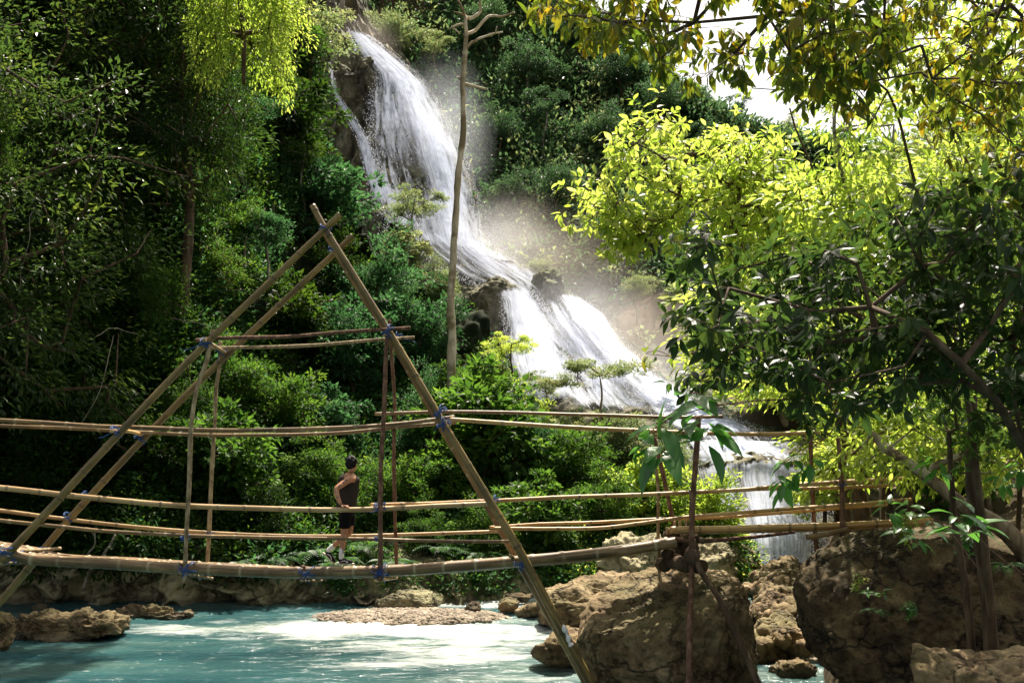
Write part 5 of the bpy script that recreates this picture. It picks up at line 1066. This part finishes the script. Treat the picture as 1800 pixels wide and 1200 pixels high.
# log pile that carries the deck end
for k, (x, y, Y, w_) in enumerate([(1192, 988, 16.3, 27), (1176, 966, 16.7, 20), (1216, 971, 16.1, 26), (1208, 947, 16.5, 24), (1165, 992, 16.9, 22), (1225, 995, 16.6, 24), (1198, 965, 17.2, 24), (1185, 945, 17.3, 16)]):
    a = (k*1.7) % .9-.45; q = P(x, y, Y); d = np.array([math.sin(a)*.25, .36, .04*math.sin(k)]); c = catmull([q-d, q, q+d], .06); n = len(c)
    v, f, at = tube(c-B0, w_*Y/F/2*(1+.1*fbm(c*4, k, 3)), 12); v = v+fbm((v+B0)*7, k, 3)[:, None]*.012
    obj('log_block', mesh('log_block', v, f, M['bark'], True, at), BR)
# blue rope lashings
def lashing(x, y, Y, size, ang, turns=4, tails=2, seed=0, w=9):
    tails = (tails+1)//2
    rng = np.random.default_rng(seed+500); q = P(x, y, Y); acc = Acc(); s = size*.82*Y/F; wd = w*Y/F
    for k in range(turns):
        t = np.linspace(0, 2*np.pi, 22); a = ang+(.9 if k % 2 else -.2)+rng.normal()*.12
        e = np.array([math.cos(a), 0, math.sin(a)]); p = np.array([-math.sin(a), 0, math.cos(a)]); off = (k-turns/2)*.011
        c = q+e*off+np.cos(t)[:, None]*p*s*.62+np.sin(t)[:, None]*np.array([0, 1, 0])*(s*.62)+e*np.sin(t*2)[:, None]*.008
        v, f, _ = tube(c-B0, .0065, 5, False); acc.add(v, f)
    for k in range(tails):
        d = rng.normal()*.05; c = catmull([q+[0, -s*.6, 0], q+[d, -s*.75, -.05], q+[d*2+rng.normal()*.05, -s*.6, -.06-.06*rng.random()], q+[d*3+rng.normal()*.04, -s*.5, -.08-.12*rng.random()]], .02)
        v, f, _ = tube(c-B0, np.linspace(.007, .004, len(c)), 5); acc.add(v, f)
    obj('rope_lashing', acc.build('rope_lashing', M['rope'], True), BR)
LS = [(205, 757, YF, 22, .8, 5, 3), (247, 766, YR, 22, .8, 5, 3), (362, 604, YF, 22, .8, 5, 2), (390, 616, YR-.05, 22, .8, 4, 2), (572, 402, YF+.05, 22, .8, 4, 0), (586, 440, YR-.15, 20, .8, 3, 0), (683, 583, YF+.02, 26, -1, 4, 1), (699, 592, YR, 18, -1, 3, 1),
      (774, 724, YF, 26, -1, 5, 1), (780, 745, YF, 26, -1, 5, 4), (868, 882, YF-.05, 26, -1, 4, 0), (918, 988, YF-.12, 30, -1, 5, 1), (151, 870, YF+.1, 15, .2, 2, 0), (121, 908, YR, 20, .8, 3, 0), (326, 945, YF-.06, 16, 1.4, 4, 0), (371, 938, YR, 16, 1.4, 3, 0),
      (330, 999, YF-.1, 30, 1.5, 6, 3), (366, 1004, YR, 26, 1.5, 4, 3), (541, 1006, YF, 32, 1.5, 5, 2), (668, 890, YF-.06, 22, 1.4, 5, 1), (666, 946, YF-.08, 15, 1.4, 3, 0), (669, 1003, YF-.05, 32, 1.5, 6, 3), (706, 996, YR, 20, 1.5, 3, 1),
      (12, 968, YF-.1, 22, 1.5, 4, 2), (32, 978, YF+.1, 24, 1.5, 4, 2), (76, 966, 16.9, 14, 1.2, 2, 0), (1218, 864, YF, 15, 1.4, 3, 0), (1160, 912, YF+.3, 12, 1.4, 2, 0), (1430, 858, YR-.3, 14, 1.4, 2, 0), (1482, 850, YF, 14, 1.4, 2, 0)]
for k, a in enumerate(LS): lashing(*a, seed=k)
# white rag tied low on the leaning pole
c = catmull(W([(990, 1098, YF-.3), (997, 1115, YF-.28), (1004, 1135, YF-.3)]), .03); v, f, at = tube(c, np.array([.015+.03*abs(math.sin(k*.7)) for k in range(len(c))]), 8)
tag(obj('rag', mesh('rag', v+fbm(v*20, 2, 3)[:, None]*.008, f, M['cloth'], True)), 'white rag tied round the leaning bridge pole near the water', 'rag')

# ------------------------------------------------------------------ the man on the bridge
def skin_mesh(name, verts, edges, radii, mat, root=0, sub=2, post=None):
    me = bpy.data.meshes.new(name+'_cage'); me.from_pydata([tuple(map(float, v)) for v in verts], edges, []); o = bpy.data.objects.new(name+'_cage', me); COL.objects.link(o)
    s = o.modifiers.new('s', 'SKIN'); s.use_smooth_shade = True
    for k, r in enumerate(radii):
        rr = (r, r) if np.isscalar(r) else r; me.skin_vertices[0].data[k].radius = rr; me.skin_vertices[0].data[k].use_root = (k == root)
    q = o.modifiers.new('u', 'SUBSURF'); q.levels = sub; q.render_levels = sub
    dg = bpy.context.evaluated_depsgraph_get(); dg.update(); r = bpy.data.meshes.new_from_object(o.evaluated_get(dg)); r.name = name; bpy.data.objects.remove(o); bpy.data.meshes.remove(me)
    r.materials.clear(); r.materials.append(M[mat])
    if post:
        a = np.empty(len(r.vertices)*3); r.vertices.foreach_get('co', a); a = post(a.reshape(-1, 3)); r.vertices.foreach_set('co', a.ravel()); r.update()
    return r
# local frame: x = walking direction (right in the photo), y = away from the lens, z up; feet at z = 0, height 1.78
MAN = empty('person', P(606, 1004, 16.42)); MAN.location[2] += .125
tag(MAN, 'man in charcoal sleeveless top, black shorts and white socks leaning on the bridge handrail', 'person')
V, E, Rr = [], [], []
def ch(pts, rad, start=None):
    prev = start; ids = []
    for p, r in zip(pts, rad):
        V.append(p); Rr.append(r); i = len(V)-1; ids.append(i)
        if prev is not None: E.append((prev, i))
        prev = i
    return ids
sp = ch([(.03, 0, .93), (.04, 0, 1.05), (.055, .0, 1.2), (.07, .0, 1.34), (.085, .0, 1.43), (.105, .0, 1.5), (.115, .005, 1.55)], [(.125, .14), (.12, .125), (.13, .14), (.135, .155), (.085, .1), .055, .055])
hd = ch([(.12, .01, 1.61), (.118, .015, 1.67), (.115, .02, 1.72)], [.082, .098, .072], sp[-1])
# right leg (near): straight, foot forward; left leg (far): trailing with bent knee
rl = ch([(.02, -.08, .86), (.01, -.085, .66), (.005, -.085, .5), (-.02, -.085, .36), (-.035, -.085, .2), (-.045, -.085, .09)], [.088, .078, .058, .056, .042, .036], sp[0])
ll = ch([(.03, .09, .86), (.06, .09, .68), (.08, .09, .52), (-.05, .09, .41), (-.2, .09, .29), (-.305, .09, .2)], [.085, .076, .056, .054, .042, .036], sp[0])
# right arm: shoulder, elbow out behind, hand on the rail in front
HR = np.array([.045, -.44, 1.0])
ra = ch([(.13, -.15, 1.42), (.08, -.21, 1.385), (.0, -.27, 1.32), (-.085, -.33, 1.255), (-.06, -.38, 1.15), (-.015, -.42, 1.05), (.015, -.435, 1.0)], [.066, .06, .052, .046, .044, .033, .028], sp[4])
la = ch([(.05, .16, 1.42), (-.04, .2, 1.36), (-.13, .22, 1.25), (-.16, .23, 1.2), (-.1, .25, 1.1), (-.02, .27, 1.02), (.01, .28, .99)], [.06, .052, .045, .04, .037, .029, .026], sp[4])
bd = skin_mesh('body', V, E, Rr, 'skin', 0, 2)
BO = obj('body', bd, MAN)
# face, ears and hands added to the same mesh by joining below
face = Acc(); hv, hf = ICO[3]
def blobm(c, r): face.add(hv*np.array(r)+np.array(c), hf)
fd = np.array([.5, .87, 0.]); fd /= np.linalg.norm(fd); sd_ = np.array([-fd[1], fd[0], 0])    # he looks right and away
hc = np.array([.118, .015, 1.645])
def faceblob(f_, s_, z_, r): blobm(hc+fd*f_+sd_*s_+np.array([0, 0, z_]), r)
faceblob(.098, 0, -.01, (.016, .016, .026)); faceblob(.088, .03, .012, (.014, .014, .01)); faceblob(.088, -.03, .012, (.014, .014, .01)); faceblob(.085, 0, -.045, (.022, .02, .01)); faceblob(.06, 0, -.075, (.035, .035, .026))
faceblob(0, .085, -.01, (.02, .012, .03)); faceblob(0, -.085, -.01, (.02, .012, .03))
def hand(w, fdir, side, up):
    """palm and five fingers curling over the rail"""
    w = np.array(w, float); fdir = nrm(np.array(fdir, float)); side = nrm(np.array(side, float)); up = nrm(np.array(up, float))
    v_, e_, r_ = [w, w+fdir*.045, w+fdir*.085], [(0, 1), (1, 2)], [(.026, .017), (.036, .016), (.036, .014)]
    me = skin_mesh('palm', v_, e_, r_, 'skin', 0, 1); out = [me]
    for k, (o, l) in enumerate([(-.03, .066), (-.01, .076), (.011, .072), (.03, .056)]):
        b = w+fdir*.08+side*o; p1 = b+fdir*l*.45+up*.004+side*o*.1; p2 = b+fdir*l*.8-up*l*.25; p3 = b+fdir*l*.92-up*l*.55
        out.append(skin_mesh('finger', [b, p1, p2, p3], [(0, 1), (1, 2), (2, 3)], [.0095, .0088, .0082, .0068], 'skin', 0, 1))
    b = w+fdir*.02-side*.03; out.append(skin_mesh('thumb', [b, b-side*.025+fdir*.02, b-side*.035+fdir*.045-up*.012, b-side*.03+fdir*.062-up*.02], [(0, 1), (1, 2), (2, 3)], [.012, .0105, .009, .0075], 'skin', 0, 1))
    return out
parts = hand((.012, -.434, 1.0), (.75, -.25, -.12), (.3, .9, 0), (0, 0, 1))+hand((.005, .28, .99), (.7, .2, -.2), (-.3, .9, 0), (0, 0, 1))
def join_into(base, others):
    acc = Acc()
    def addm(me):
        a = np.empty(len(me.vertices)*3); me.vertices.foreach_get('co', a); f3 = []; f4 = []
        for p in me.polygons:
            vs = list(p.vertices)
            if len(vs) == 4: f4.append(vs)
            elif len(vs) == 3: f3.append(vs)
        fs = []
        if f3: fs.append(np.array(f3))
        if f4: fs.append(np.array(f4))
        acc.add(a.reshape(-1, 3), fs)
    for m_ in [base]+others: addm(m_)
    return acc
acc = join_into(bd, parts); acc.add(np.concatenate(face.v), np.concatenate(face.f3)); BO.data = acc.build('body', M['skin'], True)
# tattoos on the near arm, socks
def wr(p): return p+fbm(p*9, 3, 3)[:, None]*.012
top = skin_mesh('tank_top', [(.03, 0, .86), (.035, 0, .97), (.045, 0, 1.1), (.055, 0, 1.24), (.075, 0, 1.37), (.095, 0, 1.475)], [(i, i+1) for i in range(5)], [(.178, .19), (.17, .185), (.162, .175), (.17, .19), (.165, .2), (.12, .17)], 'tank', 0, 2, wr)
obj('tank_top', top, MAN)
sh = skin_mesh('shorts', [(.03, 0, .95), (.03, 0, .86), (.02, -.082, .8), (.012, -.085, .68), (.01, -.085, .57), (.035, .09, .8), (.06, .09, .7), (.075, .09, .6)], [(0, 1), (1, 2), (2, 3), (3, 4), (1, 5), (5, 6), (6, 7)], [(.15, .165), (.14, .15), .112, .108, .112, .11, .104, .104], 'shorts', 0, 2, wr)
obj('shorts', sh, MAN)
hvv, hff = ICO[4]; hq = hvv*np.array([.098, .102, .112])+hc+np.array([0, 0, .03])-fd*.022
low = np.clip((hc[2]-.02-hq[:, 2])/.08, 0, 1)[:, None]; hq = hq-fd*low*.03; hq = hq+nrm(hq-hc)*(fbm(hq*30, 4, 3)[:, None]*.012)
hr = mesh('hair', hq, hff, M['hair'], True)
obj('hair', hr, MAN)
for nm, a, b, hgt in (('near', np.array([-.03, -.085, .3]), np.array([-.045, -.085, .07]), 0), ('far', np.array([-.17, .09, .32]), np.array([-.31, .09, .185]), 0)):
    obj('sock', skin_mesh('sock', [a, (a+b)/2, b], [(0, 1), (1, 2)], [.054, .047, .046], 'sock', 0, 1), MAN)
def shoe(h, d, n):
    h = np.array(h, float); d = nrm(np.array(d, float)); s_ = np.array([0, 1., 0]); up = nrm(np.cross(s_, d)); up = up if up[2] > 0 else -up
    s = skin_mesh('shoe', [h-d*.05+up*.035, h+d*.03+up*.045, h+d*.12+up*.025, h+d*.19+up*.015], [(0, 1), (1, 2), (2, 3)], [.04, .045, .04, .03], 'shoe', 0, 2)
    so = obj('shoe', s, MAN); t = skin_mesh('sole', [h-d*.075-up*.008, h+d*.05-up*.008, h+d*.14-up*.008, h+d*.225-up*.006], [(0, 1), (1, 2), (2, 3)], [(.036, .013), (.038, .013), (.045, .013), (.028, .012)], 'sole', 0, 2)
    obj('sole', t, so)
    st = catmull([h+d*.0+up*.03-s_*.045, h+d*.06+up*.045-s_*.046, h+d*.12+up*.015-s_*.044], .02); v, f, _ = tube(st, .006, 5); obj('stripe', mesh('stripe', v, f, M['sock'], True), so)
shoe((-.045, -.085, .022), (1, 0, 0), 0); shoe((-.32, .09, .14), (.7, 0, -.71), 1)
ink = Acc()
for k, (c_, a_) in enumerate([((.08, -.272, 1.39), .3), ((.04, -.3, 1.35), .8), ((-.03, -.345, 1.3), 1.2), ((-.075, -.39, 1.2), 2.), ((-.05, -.425, 1.12), 2.4), ((0, -.128, .24), .4), ((0, -.134, .2), 1.5)]):
    c_ = np.array(c_); t = np.linspace(0, 5, 12); q = c_+np.stack([np.cos(t)*.018*(1-t/8), 0*t-.004, np.sin(t)*.022*(1-t/8)], 1); v, f, _ = tube(q, .0045, 4); ink.add(v, f)
ink_o = obj('tattoo', ink.build('tattoo', M['ink'], True), BO)

# ------------------------------------------------------------------ light, sky, camera
import mathutils
SUN = Vector((.13, .55, 1.)).normalized(); el = math.asin(SUN.z); az = math.atan2(SUN.x, SUN.y)
w = bpy.data.worlds.new('World'); SC.world = w; w.use_nodes = True; nt = w.node_tree; nt.nodes.clear()
s = nt.nodes.new('ShaderNodeTexSky'); s.sky_type = 'NISHITA'; s.sun_disc = False; s.sun_elevation = el; s.sun_rotation = az; s.dust_density = 4.; s.air_density = 1.
b = nt.nodes.new('ShaderNodeBackground'); b.inputs[1].default_value = .09; o = nt.nodes.new('ShaderNodeOutputWorld'); h_ = nt.nodes.new('ShaderNodeHueSaturation'); h_.inputs['Saturation'].default_value = .55; wm = nt.nodes.new('ShaderNodeMix'); wm.data_type = 'RGBA'; wm.blend_type = 'MULTIPLY'; wm.inputs[0].default_value = 1.; wm.inputs[7].default_value = (1.06, 1., .9, 1); nt.links.new(s.outputs[0], h_.inputs['Color']); nt.links.new(h_.outputs[0], wm.inputs[6]); nt.links.new(wm.outputs[2], b.inputs[0]); nt.links.new(b.outputs[0], o.inputs[0])
ld = bpy.data.lights.new('sun', 'SUN'); ld.energy = 5.; ld.angle = math.radians(.5); ld.color = (1., .91, .78); lo = bpy.data.objects.new('sun', ld); COL.objects.link(lo)
lo.rotation_euler = (-SUN).to_track_quat('-Z', 'Y').to_euler(); lo.location = (0, 0, 60)
cd = bpy.data.cameras.new('camera'); cd.lens = 35.; cd.sensor_width = 36.; cd.sensor_fit = 'HORIZONTAL'; cd.shift_y = (HY-600)/1800; cd.clip_end = 6000; cd.clip_start = .1
co = bpy.data.objects.new('camera', cd); COL.objects.link(co); co.location = (0, 0, EYE); co.rotation_euler = (math.radians(90), 0, 0); SC.camera = co
v_ = SC.view_settings; SC.display_settings.display_device = 'sRGB'; v_.view_transform = 'Standard'; v_.look = 'None'; v_.exposure = 1.35; v_.gamma = 1.
cy = SC.cycles; cy.max_bounces = 7; cy.diffuse_bounces = 3; cy.glossy_bounces = 2; cy.transmission_bounces = 4; cy.transparent_max_bounces = 12; cy.use_denoising = True; cy.sample_clamp_indirect = 6; cy.use_adaptive_sampling = True; cy.adaptive_threshold = .02; cy.caustics_reflective = False; cy.caustics_refractive = False
# ------------------------------------------------------------------ drifting mist (real volumes)
def mist_mat(name, dens, col, sc):
    m, nt, o = newmat(name); pv = nt.nodes.new('ShaderNodeVolumePrincipled'); pv.inputs['Color'].default_value = (*col, 1); pv.inputs['Anisotropy'].default_value = .35
    tc = nt.nodes.new('ShaderNodeTexCoord'); ln = nt.nodes.new('ShaderNodeVectorMath'); ln.operation = 'LENGTH'; nt.links.new(tc.outputs['Object'], ln.inputs[0])
    fall = ramp(nt, [(0, 1), (.5, .5), (.8, .12), (1, 0)], ln.outputs['Value']); n = noise(nt, sc, 3, .6, tc.outputs['Object'])
    q = ramp(nt, [(.3, .15), (.7, 1)], n.outputs[0]); d = mth(nt, 'MULTIPLY', mth(nt, 'MULTIPLY', fall.outputs[0], q.outputs[0]), dens); nt.links.new(d, pv.inputs['Density']); nt.links.new(pv.outputs[0], o.inputs['Volume'])
    return m
M['mist'] = mist_mat('mist_white', .13, (.88, .92, 1.), 1.6); M['mistwarm'] = mist_mat('mist_warm', .075, (.95, .86, .77), 1.9)
v0, f0 = ICO[3]
for (x, y, Y, r, mt) in [(850, 440, 70, (6, 4, 4.5), 'mist'), (960, 470, 68, (7.5, 4, 4.5), 'mistwarm'), (1090, 580, 59, (7, 4, 4), 'mistwarm'), (1010, 560, 60, (5.5, 3, 4), 'mist'), (780, 250, 80, (4.5, 4, 8), 'mist'), (1190, 680, 50, (6, 3.5, 3.4), 'mist'), (1130, 640, 56, (6, 3, 4.5), 'mistwarm'), (900, 430, 72, (5, 4, 5), 'mistwarm'), (640, 80, 93, (4, 3, 4), 'mistwarm'), (1350, 930, 33, (2.8, 1.6, 1.8), 'mist')]:
    o = obj('mist', mesh('mist', v0, f0, M[mt], True), None, P(x, y, Y)); o.scale = r; tag(o, 'thin mist drifting off the waterfall', kind='stuff')
SC.cycles.volume_bounces = 1; SC.cycles.volume_step_rate = 3.; SC.cycles.volume_max_steps = 64
